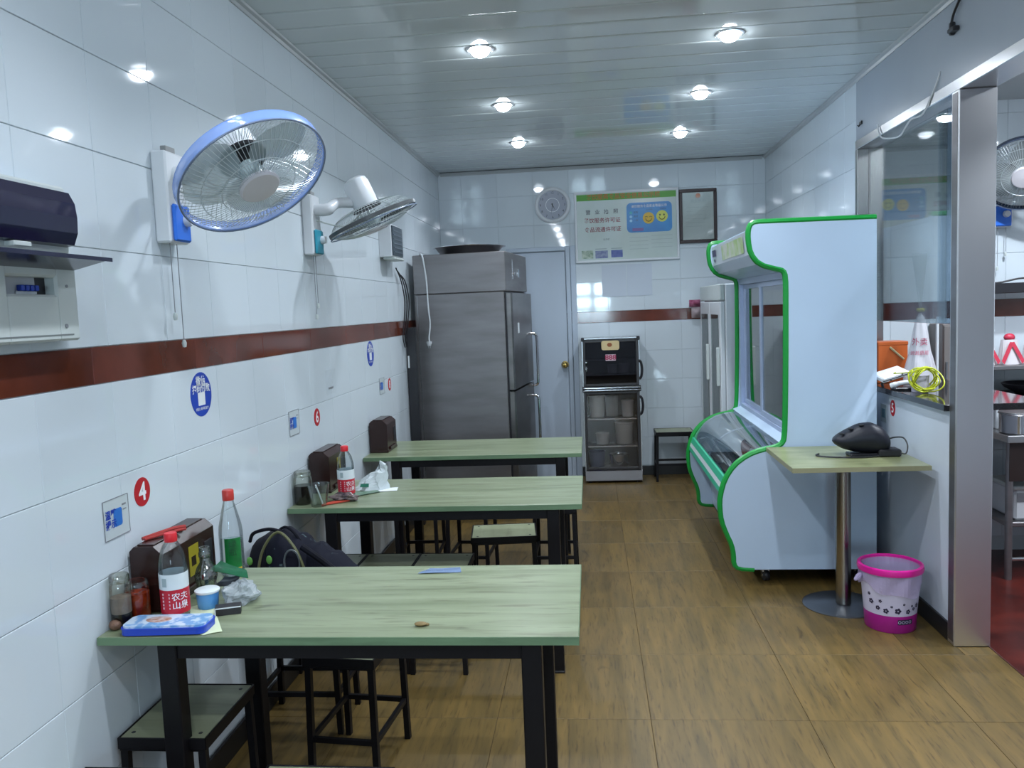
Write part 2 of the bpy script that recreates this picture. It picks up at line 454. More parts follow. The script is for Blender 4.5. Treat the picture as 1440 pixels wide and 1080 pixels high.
# back wall
wb = struct(MB().box(-.15, W+.15, D+.005, D+.15, -.1, H+.01).build('wall_back', M_GROUT))
tile_wall(wb, 'B', 0, W, D, .215, skip=lambda u, z: .70 < u < 1.20 and z < 2.12)
tile_wall  # door zone stays open
struct(MB().box(1.262, W, D-.012, D, 0, .088, .002).build('baseboard_back', M_BLACKTRIM))
# right wall: far part tiled, header over the opening, half wall under the pass-through
wr = MB()
wr.box(W+.005, W+.14, 5.2, D, -.1, H+.01)
wr.box(W, W+.14, 3.86, 5.2, -.1, 1.068)
wr.box(W, W+.14, Y0, 2.35, -.1, 2.52)
wrs = struct(wr.build('wall_right', M_PAINT))
tile_wall(wrs, 'R', 5.2, D, W, .1)
MB().box(W, W+.14, Y0, 5.2, 2.522, H+.01).build('header_panel', M_HEAD, wrs)
struct(MB().box(W-.012, W, 3.86, D, 0, .088, .002).build('baseboard_right', M_BLACKTRIM))
# glazed shop front behind the camera
wf = MB()
wf.box(-.15, W+.15, Y0-.12, Y0, 2.15, H+.01); wf.box(-.15, 1.03, Y0-.12, Y0, -.1, 2.15); wf.box(1.87, W+.15, Y0-.12, Y0, -.1, 2.15); wf.box(1.03, 1.87, Y0-.12, Y0, -.1, 1.2)
struct(wf.build('wall_front', M_PAINT))
w2b = MB().box(1.03, 1.08, Y0-.07, Y0-.02, 1.2, 2.15).box(1.82, 1.87, Y0-.07, Y0-.02, 1.2, 2.15).box(1.08, 1.82, Y0-.07, Y0-.02, 2.10, 2.15).box(1.08, 1.82, Y0-.07, Y0-.02, 1.2, 1.25).box(1.39, 1.51, Y0-.07, Y0-.02, 1.25, 2.10)
for z in (1.46, 1.76): w2b.box(1.08, 1.39, Y0-.07, Y0-.02, z, z+.10).box(1.51, 1.82, Y0-.07, Y0-.02, z, z+.10)
w2 = struct(w2b.build('window_2', M_STEEL))
for a, b in ((1.08, 1.39), (1.51, 1.82)):
    for z0, z1 in ((1.25, 1.46), (1.56, 1.76), (1.86, 2.10)): MB().box(a, b, Y0-.05, Y0-.044, z0, z1).build('pane', M_GLASS, w2)

# steel lining of the opening
hd = struct(MB().box(W-.006, W+.146, 2.35, 5.2, 2.470, 2.522, .003).build('trim_4', M_STEEL))
jm = struct(MB().box(W-.006, W+.062, 5.165, 5.205, 1.10, 2.470, .003).box(W+.064, W+.146, 5.165, 5.205, 1.10, 2.470, .003).build('trim_5', M_STEEL))
pil = struct(MB().box(W-.012, W+.146, 3.79, 3.862, 0, 2.470, .004).build('trim_6', M_PILLAR))
MB().box(W-.0135, W-.011, 3.80, 3.852, .02, 2.46).build('seam_strip', M_STEELD, pil)
# glass above the pass-through
w1 = struct(MB().box(3.046, 3.066, 3.862, 5.165, 2.452, 2.470).box(3.046, 3.066, 5.150, 5.165, 1.455, 2.452).build('window_1', M_STEEL))
MB().box(3.050, 3.056, 4.10, 5.15, 1.455, 2.452, .001).build('pane', M_GLASS, w1)
MB().box(3.062, 3.068, 3.865, 4.22, 1.455, 2.452, .001).build('pane', glass('bluish_glass', (.78, .88, .97), 0, .08, .7), w1)

# kitchen beyond
wk = MB(); wk.box(3.13, 5.1, 5.255, 5.4, -.1, 2.75); wk.box(4.95, 5.1, .8, 5.255, -.1, 2.75)
wks = struct(wk.build('wall_kitchen', M_GROUT))
tile_wall(wks, 'B', 3.132, 4.94, 5.25, 3.2)
struct(MB().box(3.13, 5.1, .8, 5.4, 2.72, 2.80).build('ceiling_kitchen', mat('kitchen_ceiling', (.42, .43, .43), .4)))
struct(MB().box(3.13, 5.1, .65, .8, -.1, 2.75).build('wall_kitchen_front', M_PAINT))

# back door
d1 = MB().box(1.165, 1.205, D-.032, D+.004, 0, 2.165, .004).box(.66, 1.165, D-.032, D+.004, 2.125, 2.165, .004).box(.62, .66, D-.032, D+.004, 0, 2.165, .004)
M_DOOR = mat('pale_blue_door', (.44, .51, .60), .35, var=.05, scale=3, stretch=(1, 1, .3))
door = struct(d1.build('door_1', M_DOOR))
MB().box(.664, 1.161, D-.012, D+.006, .004, 2.121, .003).build('door_slab', M_DOOR, door)
kn = MB(); kn.lathe([(0, -.075), (.018, -.073), (.029, -.06), (.030, -.05), (.022, -.04), (.012, -.034), (.012, -.015), (.033, -.012), (.035, -.002), (0, 0)], (1.128, D-.012, 1.067), 20, (0, 1, 0))
kn.build('knob', mat('brass', (.45, .30, .09), .2, 1.0), door)
MB().box(1.208, 1.258, D-.008, D+.002, 0, 2.17, .002).build('architrave', M_DOOR, door)

# ------------------------------------------------------------------ downlights
def downlight():
    r = thing('downlight', (0, 0, 0), 'x', 'ceiling light', 'recessed ceiling downlights')
    MB().lathe([(.050, .004), (.053, -.004), (.066, -.007), (.072, -.004), (.073, 0)], (0, 0, 0), 28).build('bezel', mat('silver_bezel', (.6, .62, .63), .25, .8), r)
    MB().lathe([(0, -.040), (.016, -.0385), (.030, -.033), (.041, -.023), (.047, -.010), (.0495, .002)][::-1], (0, 0, 0), 24).build('lens', mat('lit_lens', (.8, .8, .8), .5, emit=LAMP_COL, es=LAMP), r)
    sd = bpy.data.lights.new('downlight_beam', 'SPOT'); sd.energy = SPOT_W; sd.color = LAMP_COL; sd.spot_size = math.radians(134); sd.spot_blend = .55; sd.shadow_soft_size = .04
    so = bpy.data.objects.new('beam', sd); COL.objects.link(so); so.parent = r; so.location = (0, 0, -.05)
    return r
dl0 = downlight()
sp = [(.876, 4.16, 'left row, nearest of the three in view'), (.873, 5.30, 'left row, middle one'), (.866, 6.50, 'left row, above the steel fridge end'),
      (2.084, 4.19, 'right row, nearest of the three in view'), (2.092, 5.31, 'right row, middle one'), (2.096, 6.48, 'right row, nearest the back wall'),
      (.876, 3.02, 'left row, just out of view'), (2.08, 3.05, 'right row, just out of view'), (.876, 1.85, 'left row, above the camera'), (2.08, 1.85, 'right row, above the camera'), (.876, .65, 'left row, toward the shop front'), (2.08, .65, 'right row, toward the shop front'), (.876, -.55, 'left row, behind the camera'), (2.08, -.55, 'right row, behind the camera'), (.876, -1.75, 'left row, nearest the shop front'), (2.08, -1.75, 'right row, nearest the shop front')]
for i, (x, y, t) in enumerate(sp):
    o = dl0 if i == 0 else dup(dl0, (x, y, H))
    o.location = (x, y, H); o['label'] = 'lit round ceiling downlight, '+t
for kx, ky, kt in ((3.75, 4.35, 'behind the glass'), (3.75, 3.15, 'near the doorway'), (4.45, 3.75, 'on its far side')):  # unseen lamps, added to brighten the kitchen behind the pass-through
    kl = dup(dl0, (kx, ky, 2.72), 0, 'unseen downlight added to brighten the kitchen, '+kt); kl['group'] = 'added kitchen lights'
    for c in kl.children:
        if c.type == 'LIGHT': c.data = c.data.copy(); c.data.energy = SPOT_W*2.3
# ------------------------------------------------------------------ dining tables
TZ = .762
def table(x0, x1, y0, y1, label, rot=0.0):
    cx, cy = (x0+x1)/2, (y0+y1)/2
    r = thing('dining_table', (cx, cy, 0), label, 'table', 'dining tables along the left wall')
    hx, hy = (x1-x0)/2, (y1-y0)/2
    def B(mb, name, m, par=r):
        mb.v = [v+Vector((cx, cy, 0)) for v in mb.v]; return mb.build(name, m, par)
    top = B(MB().box(-hx, hx, -hy, hy, TZ-.024, TZ, .0015), 'tabletop', M_LAM)
    B(MB().box(-hx-.001, hx+.001, -hy-.0012, -hy, TZ-.023, TZ-.001).box(-hx-.001, hx+.001, hy, hy+.0012, TZ-.023, TZ-.001).box(hx, hx+.0012, -hy, hy, TZ-.023, TZ-.001), 'edge_band', M_EDGE, top)
    lx0, lx1, ly = -hx+.19, hx-.125, hy-.035
    for sx in (lx0, lx1):
        for sy in (-ly, ly):
            lg = B(MB().box(sx-.027, sx+.027, sy-.027, sy+.027, .008, TZ-.024, .003), 'leg', M_BLACK)
            B(MB().box(sx-.028, sx+.028, sy-.028, sy+.028, 0, .012, .002), 'foot_cap', M_PLBLK, lg)
    B(MB().box(lx0, lx1, -ly-.02, -ly+.02, TZ-.066, TZ-.0245).box(lx0, lx1, ly-.02, ly+.02, TZ-.066, TZ-.0245).box(lx0-.02, lx0+.02, -ly, ly, TZ-.066, TZ-.0245).box(lx1-.02, lx1+.02, -ly, ly, TZ-.066, TZ-.0245), 'apron_frame', M_BLACK)
    r.rotation_euler = (0, 0, rot)
    return r
table(.006, 1.318, 2.064, 2.664, 'nearest dining table with pale laminate top, cluttered with bottles and jars')
table(.006, 1.312, 3.50, 4.10, 'middle dining table, white bag and red-capped bottle at its wall end')
table(.006, 1.300, 4.74, 5.34, 'farthest dining table beside the steel fridge, almost bare top', .0)

# ------------------------------------------------------------------ stools
def stool():
    r = thing('stool', (0, 0, 0), 'x', 'stool', 'square-tube stools')
    hx, hy = .13, .17
    MB().box(-hx+.006, hx-.006, -hy+.006, hy-.006, .432, .4505, .002).build('seat', M_SEAT, r)
    MB().box(-hx, -hx+.006, -hy, hy, .418, .452, .002).box(hx-.006, hx, -hy, hy, .418, .452, .002).box(-hx, hx, -hy, -hy+.006, .418, .452, .002).box(-hx, hx, hy-.006, hy, .418, .452, .002).box(-hx+.004, hx-.004, -hy+.004, hy-.004, .412, .432).build('seat_rim', M_BLACK, r)
    for sx in (-1, 1):
        for sy in (-1, 1):
            mb = MB(); a = Vector((sx*(hx-.016), sy*(hy-.016), .414)); b = Vector((sx*(hx-.011), sy*(hy-.006), 0)); t = .0105
            vs = [p+Vector((u*t, w*t, 0)) for p in (b, a) for u, w in ((-1, -1), (1, -1), (1, 1), (-1, 1))]
            mb.add(vs, [(3, 2, 1, 0), (4, 5, 6, 7)]+[(i, (i+1) % 4, 4+(i+1) % 4, 4+i) for i in range(4)])
            mb.build('leg', M_BLACK, r)
    z = .155; ex, ey = hx-.013, hy-.010
    for a, b, c, d in ((-ex, ex, -ey-.007, -ey+.007), (-ex, ex, ey-.007, ey+.007), (-ex-.007, -ex+.007, -ey, ey), (ex-.007, ex+.007, -ey, ey)):
        MB().box(a, b, c, d, z-.009, z+.009).build('rung', M_BLACK, r)
    for sx in (-1, 1):
        for sy in (-1, 1): MB().cyl((sx*(hx-.03), sy*(hy-.035), .4500), (sx*(hx-.03), sy*(hy-.035), .4515), .006, n=8).build('screw', M_PLBLK, r)
    return r
st0 = stool()
SP = [(.140, 2.275, 0, 'pale-topped black stool against the wall under the nearest table'),
      (.139, 1.79, 0, 'stool by the wall at the bottom edge of the picture'),
      (.668, 1.852, PI/2-.012, 'stool at the bottom edge of the picture, away from the wall'),
      (.500, 2.800, -.10, 'stool with seat hidden behind the nearest tabletop, legs standing clear on the floor'),
      (.132, 3.668, 0, 'first stool from the wall in the row under the middle table'),
      (.394, 3.668, .0, 'second stool from the wall in the row under the middle table'),
      (.656, 3.662, .0, 'third stool from the wall in the row under the middle table'),
      (.888, 4.228, PI/2+.10, 'stool with bright empty seat standing crosswise behind the middle table'),
      (.30, 4.90, .04, 'stool under the wall end of the farthest table'),
      (1.13, 4.86, .0, 'stool under the right end of the farthest table'),
      (.62, 4.88, -.05, 'stool under the middle of the farthest table'),
      (2.10, 7.55, PI/2, 'stool against the back wall beside the glass-door cabinet')]
for i, (x, y, a, t) in enumerate(SP):
    o = st0 if i == 0 else dup(st0, (x, y, 0), a, t)
    o.location = (x, y, 0); o.rotation_euler = (0, 0, a); o['label'] = t

# ------------------------------------------------------------------ steel fridge
FA = -.105
fr = thing('steel_fridge', (0.045, 6.235, 0), 'tall brushed steel commercial fridge with doors turned to the aisle', 'fridge')
def FP(mb, name, m, par=fr):
    mb.v = [v+Vector(fr.location) for v in mb.v]; return mb.build(name, m, par)
fd, fl = .70, .86
body = FP(MB().box(0, fd, 0, fl, .12, 1.742, .004), 'body', M_STEELD)
FP(MB().box(-.002, fd+.018, -.003, fl+.003, 1.744, 2.04, .005), 'top_cover', M_STEELD)
FP(MB().box(.0005, fd, -.0015, 0, .30, .304).box(.02, .024, -.0015, 0, .12, 1.74), 'panel_seam', M_STEEL, body)
for z0, z1, hz in ((1.0, 1.728, 1.18), (.16, .985, .66)):
    pr = [(fd+.004, .02), (fd+.045, .02), (fd+.056, .035), (fd+.056, fl-.035), (fd+.045, fl-.02), (fd+.004, fl-.02)]
    dr = FP(MB().prism(pr, z0, z1, 2), 'door', mat('dark_steel_door', (.32, .305, .30), .34, 1.0, var=.3, scale=2, stretch=(1, 1, 4)))
    FP(MB().tube(smooth_path([(fd+.054, fl-.10, hz+.22), (fd+.095, fl-.10, hz+.21), (fd+.105, fl-.10, hz+.15), (fd+.105, fl-.10, hz-.15), (fd+.095, fl-.10, hz-.21), (fd+.054, fl-.10, hz-.22)], 4), .011, 8), 'handle', M_CHROME, dr)
    FP(MB().box(fd+.003, fd+.012, .012, fl-.012, z0-.006, z1+.006), 'gasket', M_PLBLK, dr)
FP(MB().box(fd+.0555, fd+.058, .20, .26, 1.42, 1.50, .001), 'sticker', M_PAPER, fr)
FP(MB().box(fd+.017, fd+.026, .47, .51, 1.86, 1.92, .002).cyl((fd+.02, .27, 1.88), (fd+.034, .27, 1.88), .012, n=12).box(fd+.018, fd+.021, .26, .275, 1.84, 1.99), 'control', M_CHROME, fr)
for x in (.07, fd-.07):
    for y in (.07, fl-.07): FP(MB().cyl((x, y, 0), (x, y, .12), .022, .028, 12), 'foot', M_STEELD, fr)
cord = FP(MB().tube(smooth_path([(.03, .12, 2.048), (.055, .02, 2.052), (.085, -.012, 2.02), (.105, -.010, 1.85), (.110, -.010, 1.65), (.118, -.010, 1.52), (.105, -.010, 1.42), (.108, -.012, 1.385)], 5), .0062, 8), 'power_cord', M_WHITE)
FP(MB().lathe([(0, 0), (.013, 0), (.017, .012), (.021, .02), (.021, .034), (0, .034)][::-1], (.108, -.022, 1.352), 12).box(.100, .103, -.024, -.020, 1.335, 1.353).box(.113, .116, -.024, -.020, 1.335, 1.353), 'plug', M_WHITE, cord)
fr.rotation_euler = (0, 0, FA)
bs = MB().lathe([(0, .004), (.20, .004), (.225, .012), (.268, .058), (.290, .060), (.291, .064), (.266, .064), (.222, .016), (.20, .008), (0, .008)], (.44, 6.53, 2.042), 40)
tag(bs.build('wash_basin', M_CHROME, None, (.44, 6.53, 2.042)), 'wide shallow steel basin on top of the tall fridge', 'basin')

# ------------------------------------------------------------------ sterilising cabinet with crockery
cx0, cx1, cy0, cy1 = 1.296, 1.800, 7.405, 7.735
cb = thing('sterilizer_cabinet', ((cx0+cx1)/2, 7.57, 0), 'two-door dark glass sterilising cabinet with chrome strips against the back wall', 'cabinet')
M_CABD = mat('dark_cabinet', (.03, .028, .03), .35); M_SILV = mat('silver_edge', (.55, .56, .58), .25, .9)
b = MB().box(cx0, cx0+.02, cy0+.03, cy1, .03, 1.305).box(cx1-.02, cx1, cy0+.03, cy1, .03, 1.305).box(cx0, cx1, cy0+.03, cy1, 1.285, 1.310).box(cx0, cx1, cy0+.03, cy1, .03, .11).box(cx0, cx1, cy0+.03, cy1, .83, .875).box(cx0+.02, cx1-.02, cy1-.012, cy1, .11, 1.285)
cbody = b.build('body', M_CABD, cb)
MB().box(cx0-.004, cx1+.004, cy0+.012, cy1, 1.306, 1.318, .003).box(cx0-.003, cx0+.008, cy0+.02, cy0+.032, .12, 1.30).box(cx1-.008, cx1+.003, cy0+.02, cy0+.032, .12, 1.30).build('silver_trim', M_SILV, cb)
MB().box(cx0-.006, cx1+.006, cy0+.008, cy1-.01, .02, .115, .004).build('base_plinth', mat('base_silver', (.34, .33, .35), .3, .7), cb)
for sx in (cx0+.04, cx1-.04):
    for sy in (cy0+.06, cy1-.05): MB().cyl((sx, sy, 0), (sx, sy, .03), .018, n=10).build('foot', M_PLBLK, cb)
for z0, z1 in ((.885, 1.300), (.125, .835)):
    f = MB().box(cx0+.004, cx0+.026, cy0, cy0+.028, z0, z1, .003).box(cx1-.030, cx1-.004, cy0, cy0+.028, z0, z1, .003).box(cx0+.026, cx1-.03, cy0, cy0+.028, z0, z0+.022, .003).box(cx0+.026, cx1-.03, cy0, cy0+.028, z1-.022, z1, .003)
    dd = f.build('door', M_CABD, cb)
    MB().box(cx0+.026, cx1-.03, cy0+.008, cy0+.013, z0+.022, z1-.022).build('pane', M_TINT if z0 > .5 else glass('smoked_glass', (.80, .77, .76), .01, .03, .6), dd)
    hz = z0+.14 if z0 > .5 else z1-.13
    hp = MB(); hp.tube(smooth_path([(cx1-.004, cy0-.004, hz-.085), (cx1+.014, cy0-.006, hz-.06), (cx1+.022, cy0-.006, hz), (cx1+.014, cy0-.006, hz+.06), (cx1-.004, cy0-.004, hz+.085)], 5), .011, 8); hp.build('handle', M_PLBLK, dd)
MB().box(cx0-.004, cx1+.006, cy0-.012, cy0+.02, .866, .880, .004).box(cx0-.004, cx1+.006, cy0-.012, cy0+.02, .840, .852, .004).build('chrome_strip', M_CHROME, cb)
for bb in ((cx0-.008, cx0+.02, cy0-.004, cy0+.03, 1.290, 1.325), (cx1-.02, cx1+.008, cy0-.004, cy0+.03, 1.290, 1.325), (cx0-.008, cx0+.016, cy0-.010, cy0+.03, .832, .886), (cx1-.016, cx1+.010, cy0-.010, cy0+.03, .832, .886)): MB().box(*bb, .004).build('corner_cap', M_PLBLK, cb)
gp = MB().prism(rrect(1.468, 1.626, 1.208, 1.292, .018), cy0-.005, cy0-.001, 1); gpo = gp.build('badge', mat('gold_badge', (.50, .36, .18), .3, .4), cb)
MB().prism(ell(1.54, 1.255, .022, .018), cy0-.0065, cy0-.005, 1).build('emblem', mat('orange_emblem', '8a4a1e', .4), gpo)
pk = MB().box(1.502, 1.592, cy0+.004, cy0+.0065, 1.112, 1.168); pko = pk.build('sticker', mat('pink_white_sticker', (.62, .50, .55), .5), cb)
t = MB(); put_text(t, '888', .060, lambda u, v: (1.547+u, cy0+.003, 1.14+v), .03, 1.1); t.build('lettering', mat('magenta_print', 'a02850', .5), pko)
for z in (.98, 1.12, .33, .58):
    s = MB()
    for i in range(9): s.cyl((cx0+.022, cy0+.06+.03*i, z), (cx1-.022, cy0+.06+.03*i, z), .0022, n=5)
    s.box(cx0+.02, cx1-.02, cy0+.045, cy0+.05, z-.004, z+.004)
    s.build('wire_shelf', M_CHROME, cb)
M_TUB = mat('white_tub', (.58, .60, .58), .4); M_CER = mat('white_ceramic', (.62, .63, .63), .15)
def tub(c, r, h, m, name, label, cat, band=None, group='crockery in the sterilising cabinet'):
    x, y, z = c; mb = MB().lathe([(0, 0), (r*.86, 0), (r*.88, .004), (r, h*.9), (r*1.05, h*.92), (r*1.05, h), (r*.98, h), (r*.96, h*.9), (r*.84, .008), (0, .008)], c, 22)
    return tag(mb.build(name, m, None, c), label, cat, group)
tub((1.40, 7.56, .124), .075, .15, mat('blue_tub', '3a3f78', .4), 'tub', 'blue tub on the floor of the glass cabinet', 'tub')
tub((1.455, 7.53, .345), .06, .10, M_TUB, 'tub', 'low white tub, left on the lower wire shelf of the cabinet', 'tub')
tub((1.655, 7.55, .345), .085, .20, M_TUB, 'tub', 'tall white tub, right on the lower wire shelf of the cabinet', 'tub')
tub((1.412, 7.54, .595), .072, .20, mat('cream_tub', (.55, .52, .46), .4), 'tub', 'cream tub on the upper wire shelf, left, of the cabinet', 'tub')
tub((1.69, 7.53, .595), .058, .15, M_CER, 'tub', 'small white tub on the upper wire shelf, right, of the cabinet', 'tub')
tub((1.55, 7.57, .595), .060, .19, mat('grey_tub', (.36, .37, .36), .4), 'tub', 'grey tub at the back of the upper wire shelf of the cabinet', 'tub')
tub((1.56, 7.52, .995), .045, .075, M_CER, 'bowl', 'white bowl standing left on the cabinet top rack', 'bowl')
tub((1.67, 7.53, .995), .048, .080, M_CER, 'bowl', 'white bowl standing right on the cabinet top rack', 'bowl')
tub((1.60, 7.56, .124), .09, .12, M_CHROME, 'bowl', 'steel bowl on the floor of the glass cabinet', 'bowl')

# ------------------------------------------------------------------ green-edged display fridge
PROF = [(2.912, 2.018), (2.300, 2.022), (2.262, 2.018), (2.246, 1.985), (2.245, 1.930), (2.256, 1.858), (2.300, 1.800), (2.388, 1.772), (2.428, 1.762), (2.442, 1.725), (2.442, 1.60), (2.438, 1.20), (2.432, .95), (2.428, .860), (2.420, .812), (2.380, .785), (2.300, .772), (2.225, .745), (2.150, .690), (2.098, .610), (2.073, .520), (2.070, .455), (2.078, .375), (2.105, .300), (2.132, .240), (2.142, .180), (2.142, .125), (2.165, .102), (2.250, .096), (2.912, .094)]
NY, FY = 4.625, 6.16
df = thing('display_fridge', (2.49, (NY+FY)/2, 0), 'white display fridge with bright green edges, glass doors and curved lower case', 'fridge')
M_GLASSF = glass('fridge_glass', (.86, .94, .93), 0, .12, .7); M_GLASSU = glass('fridge_door_glass', (.80, .90, .90), .02, .40, .9)
M_ALU = mat('pale_blue_aluminium', (.42, .50, .68), .35, .2)
core = [PROF[0]]+chaikin(PROF[1:-1], 1, False)+[PROF[-1]]
for y0, y1 in ((NY, NY+.03), (FY-.03, FY)):
    sp_ = MB().prism(core, y0, y1, 1).build('side_panel', M_CABW, df)
    MB().tube([(x, (y0+y1)/2, z) for x, z in core[:-1]], .0185, 8).build('edge_trim', M_GREEN, sp_)
ya, yb = NY+.03, FY-.03
MB().box(2.30, 2.912, ya, yb, 1.985, 2.012, .002).box(2.885, 2.912, ya, yb, .12, 1.985).build('rear_shell', M_CABW, df)
sign = MB().prism([(2.262, 1.99), (2.300, 2.005), (2.300, 1.84), (2.272, 1.858)], ya, yb, 1).build('canopy_sign', M_PAINT, df)
pm2 = MB()
def SG(y, v): return (2.2595+.010*(1-v), y, 1.866+.115*v)
def sgq(mb, y0, y1, v0, v1, off=0.0):
    mb.add([(SG(y, v)[0]-.001-off, y, SG(y, v)[2]) for y, v in ((y0, v0), (y0, v1), (y1, v1), (y1, v0))], [(0, 1, 2, 3)])
sgq(pm2, ya+.25, yb-.45, .08, .92); pm2.build('sign_print', mat('yellow_green_picture', 'a8c47a', .4, col2='d4d8cc', scale=7, contrast=(.42, .56)), sign)
p3 = MB(); sgq(p3, yb-.20, yb-.04, .45, .85, .0005); sgq(p3, yb-.14, yb-.10, .10, .30, .0005); p3.build('sign_mark', mat('dark_violet_print', '4a3f6a', .5), sign)
MB().prism([(2.300, 1.84), (2.272, 1.858), (2.31, 1.802), (2.392, 1.776), (2.445, 1.755), (2.445, 1.79), (2.32, 1.84)], ya, yb, 1).build('canopy_underside', M_CABW, df)
# upper front: fixed frame and two sliding glass doors
MB().box(2.448, 2.500, ya, ya+.045, .83, 1.76, .003).box(2.448, 2.500, yb-.045, yb, .83, 1.76, .003).box(2.448, 2.500, ya+.045, yb-.045, 1.715, 1.76, .003).box(2.448, 2.500, ya+.045, yb-.045, .83, .865, .003).build('window_frame', M_ALU, df)
ym = (ya+yb)/2
for a, b_, x in ((ya+.045, ym+.03, 2.452), (ym-.03, yb-.045, 2.474)):
    fm = MB().box(x, x+.02, a, a+.05, .866, 1.714, .002).box(x, x+.02, b_-.05, b_, .866, 1.714, .002).box(x, x+.02, a+.05, b_-.05, 1.684, 1.714, .002).box(x, x+.02, a+.05, b_-.05, .866, .90, .002).build('sliding_door', M_ALU, df)
    MB().box(x+.008, x+.012, a+.05, b_-.05, .90, 1.684).build('pane', M_GLASSU, fm)
    MB().box(x-.004, x, (a+.005), (a+.03), 1.2, 1.36, .002).build('pull_grip', M_WHITE, fm)
for z in (1.08, 1.30, 1.52):
    s = MB()
    for i in range(12): s.cyl((2.53+.028*i, ya+.01, z), (2.53+.028*i, yb-.01, z), .003, n=5)
    s.box(2.522, 2.53, ya+.01, yb-.01, z-.012, z+.006)
    s.build('wire_shelf', M_WHITE, df)
# sill, curved lower glass, trays, bumper, front apron, base
MB().prism([(2.395, .815), (2.455, .84), (2.50, .84), (2.50, .79), (2.41, .79)], ya, yb, 1).build('sill', M_CABW, df)
cv = smooth_path([(2.400, 0, .800), (2.330, 0, .790), (2.250, 0, .765), (2.175, 0, .715), (2.125, 0, .645), (2.108, 0, .605)], 4)
g = MB(); n = len(cv)
g.add([(p.x, ya, p.z) for p in cv]+[(p.x, yb, p.z) for p in cv], [(i, i+1, n+i+1, n+i) for i in range(n-1)], True)
g.build('curved_glass', M_GLASSF, df)
rb = MB()
for y in (ya+.03, ym, yb-.03): rb.tube([(p.x+.006, y, p.z-.006) for p in cv], .007, 6)
rb.build('glass_rib', M_ALU, df)
MB().box(2.19, 2.885, ya, yb, .44, .455).box(2.52, 2.535, ya, yb, .455, .80).build('deck', M_STEEL, df)
for i in range(4):
    y = ya+.03+i*.365
    MB().box(2.20, 2.50, y, y+.335, .456, .462).box(2.20, 2.206, y, y+.335, .462, .50).box(2.494, 2.50, y, y+.335, .462, .50).box(2.166, 2.494, y, y+.006, .462, .50).box(2.166, 2.494, y+.329, y+.335, .462, .50).build('tray', M_CHROME, df)
bp = MB()
def strip(mb, z0, z1, x0, x1, t=.02): mb.prism([(x0, z0), (x1, z1), (x1+t, z1), (x0+t, z0)], ya, yb, 1)
M_TEAL = mat('teal_stripe', '38b08a', .35)
m1 = MB(); strip(m1, .575, .612, 2.088, 2.100); m1.build('bumper_rail', M_TEAL, df)
m1 = MB(); strip(m1, .548, .575, 2.080, 2.088); m1.build('bumper_rail', M_WHITE, df)
m1 = MB(); strip(m1, .520, .548, 2.074, 2.080); m1.build('bumper_rail', M_TEAL, df)
m1 = MB(); strip(m1, .460, .520, 2.140, 2.086); m1.build('bumper_rail', mat('dark_green_strip', '3c5f46', .4), df)
ap = MB(); ap_p = [(2.160, .520), (2.190, .455), (2.205, .375), (2.215, .300), (2.225, .240), (2.235, .180), (2.235, .120)]
ap.prism(ap_p+[(x+.015, z) for x, z in ap_p[::-1]], ya, yb, 1); ap.build('front_apron', M_CABW, df)
MB().box(2.24, 2.90, ya, yb, .098, .14).build('base_pan', M_PLBLK, df)
for x in (2.33, 2.84):
    for y in (NY+.10, FY-.10):
        c = MB().lathe([(0, -.014), (.030, -.014), (.034, -.009), (.034, .009), (.030, .014), (0, .014)], (x, y, .034), 18, (1, .3, 0)); co = c.build('caster', M_PLBLK, df)
        MB().box(x-.02, x+.02, y-.012, y+.012, .055, .10).cyl((x-.02, y-.006, .034), (x+.02, y+.006, .034), .008, n=8).build('fork', M_CHROME, co)

# ------------------------------------------------------------------ white upright cooler behind it
wf_ = thing('upright_cooler', (2.67, 6.98, 0), 'plain white two-door cooler half hidden behind the display fridge', 'fridge')
MB().box(2.40, 2.965, 6.42, 7.56, .05, 1.735, .008).build('body', M_WHITE, wf_)
for a, b_ in ((6.43, 6.985), (6.995, 7.55)):
    d_ = MB().box(2.362, 2.398, a, b_, .10, 1.60, .006).build('door', M_WHITE, wf_)
    MB().box(2.358, 2.362, a+.09, b_-.09, .20, 1.50).build('pane', glass('cooler_glass', (.75, .82, .80), .02, .12, .8), d_)
    MB().box(2.335, 2.36, a+.03, a+.055, .95, 1.25, .004).build('handle', M_OFFW, d_)
MB().box(2.362, 2.398, 6.43, 7.55, 1.61, 1.735, .006).build('header', M_OFFW, wf_)
MB().box(2.44, 2.95, 6.46, 7.52, 0, .05).build('plinth', M_PLBLK, wf_)
pk = thing('snack_packet', (2.33, 7.62, 1.50), 'small purple-red packet hanging at the end of the brown stripe', 'packet')
MB().sheet(lambda u, v: (2.28+.10*u, 7.70-.05*math.sin(PI*u)*math.sin(PI*v)-.01, 1.56+.065*v), 7, 6).build('wrapper', mat('purple_red_wrapper', '7a2548', .35, col2='b06a86', scale=25), pk)
MB().sheet(lambda u, v: (2.30+.09*u, 7.705-.05*math.sin(PI*u)*math.sin(PI*v)-.008, 1.46+.10*v), 7, 6).build('clear_pouch', film('pinkish_film', (.6, .5, .52), .6), pk)
MB().box(2.28, 2.40, 7.713, 7.755, 1.555, 1.565).build('hook_bar', M_WHITE, pk)
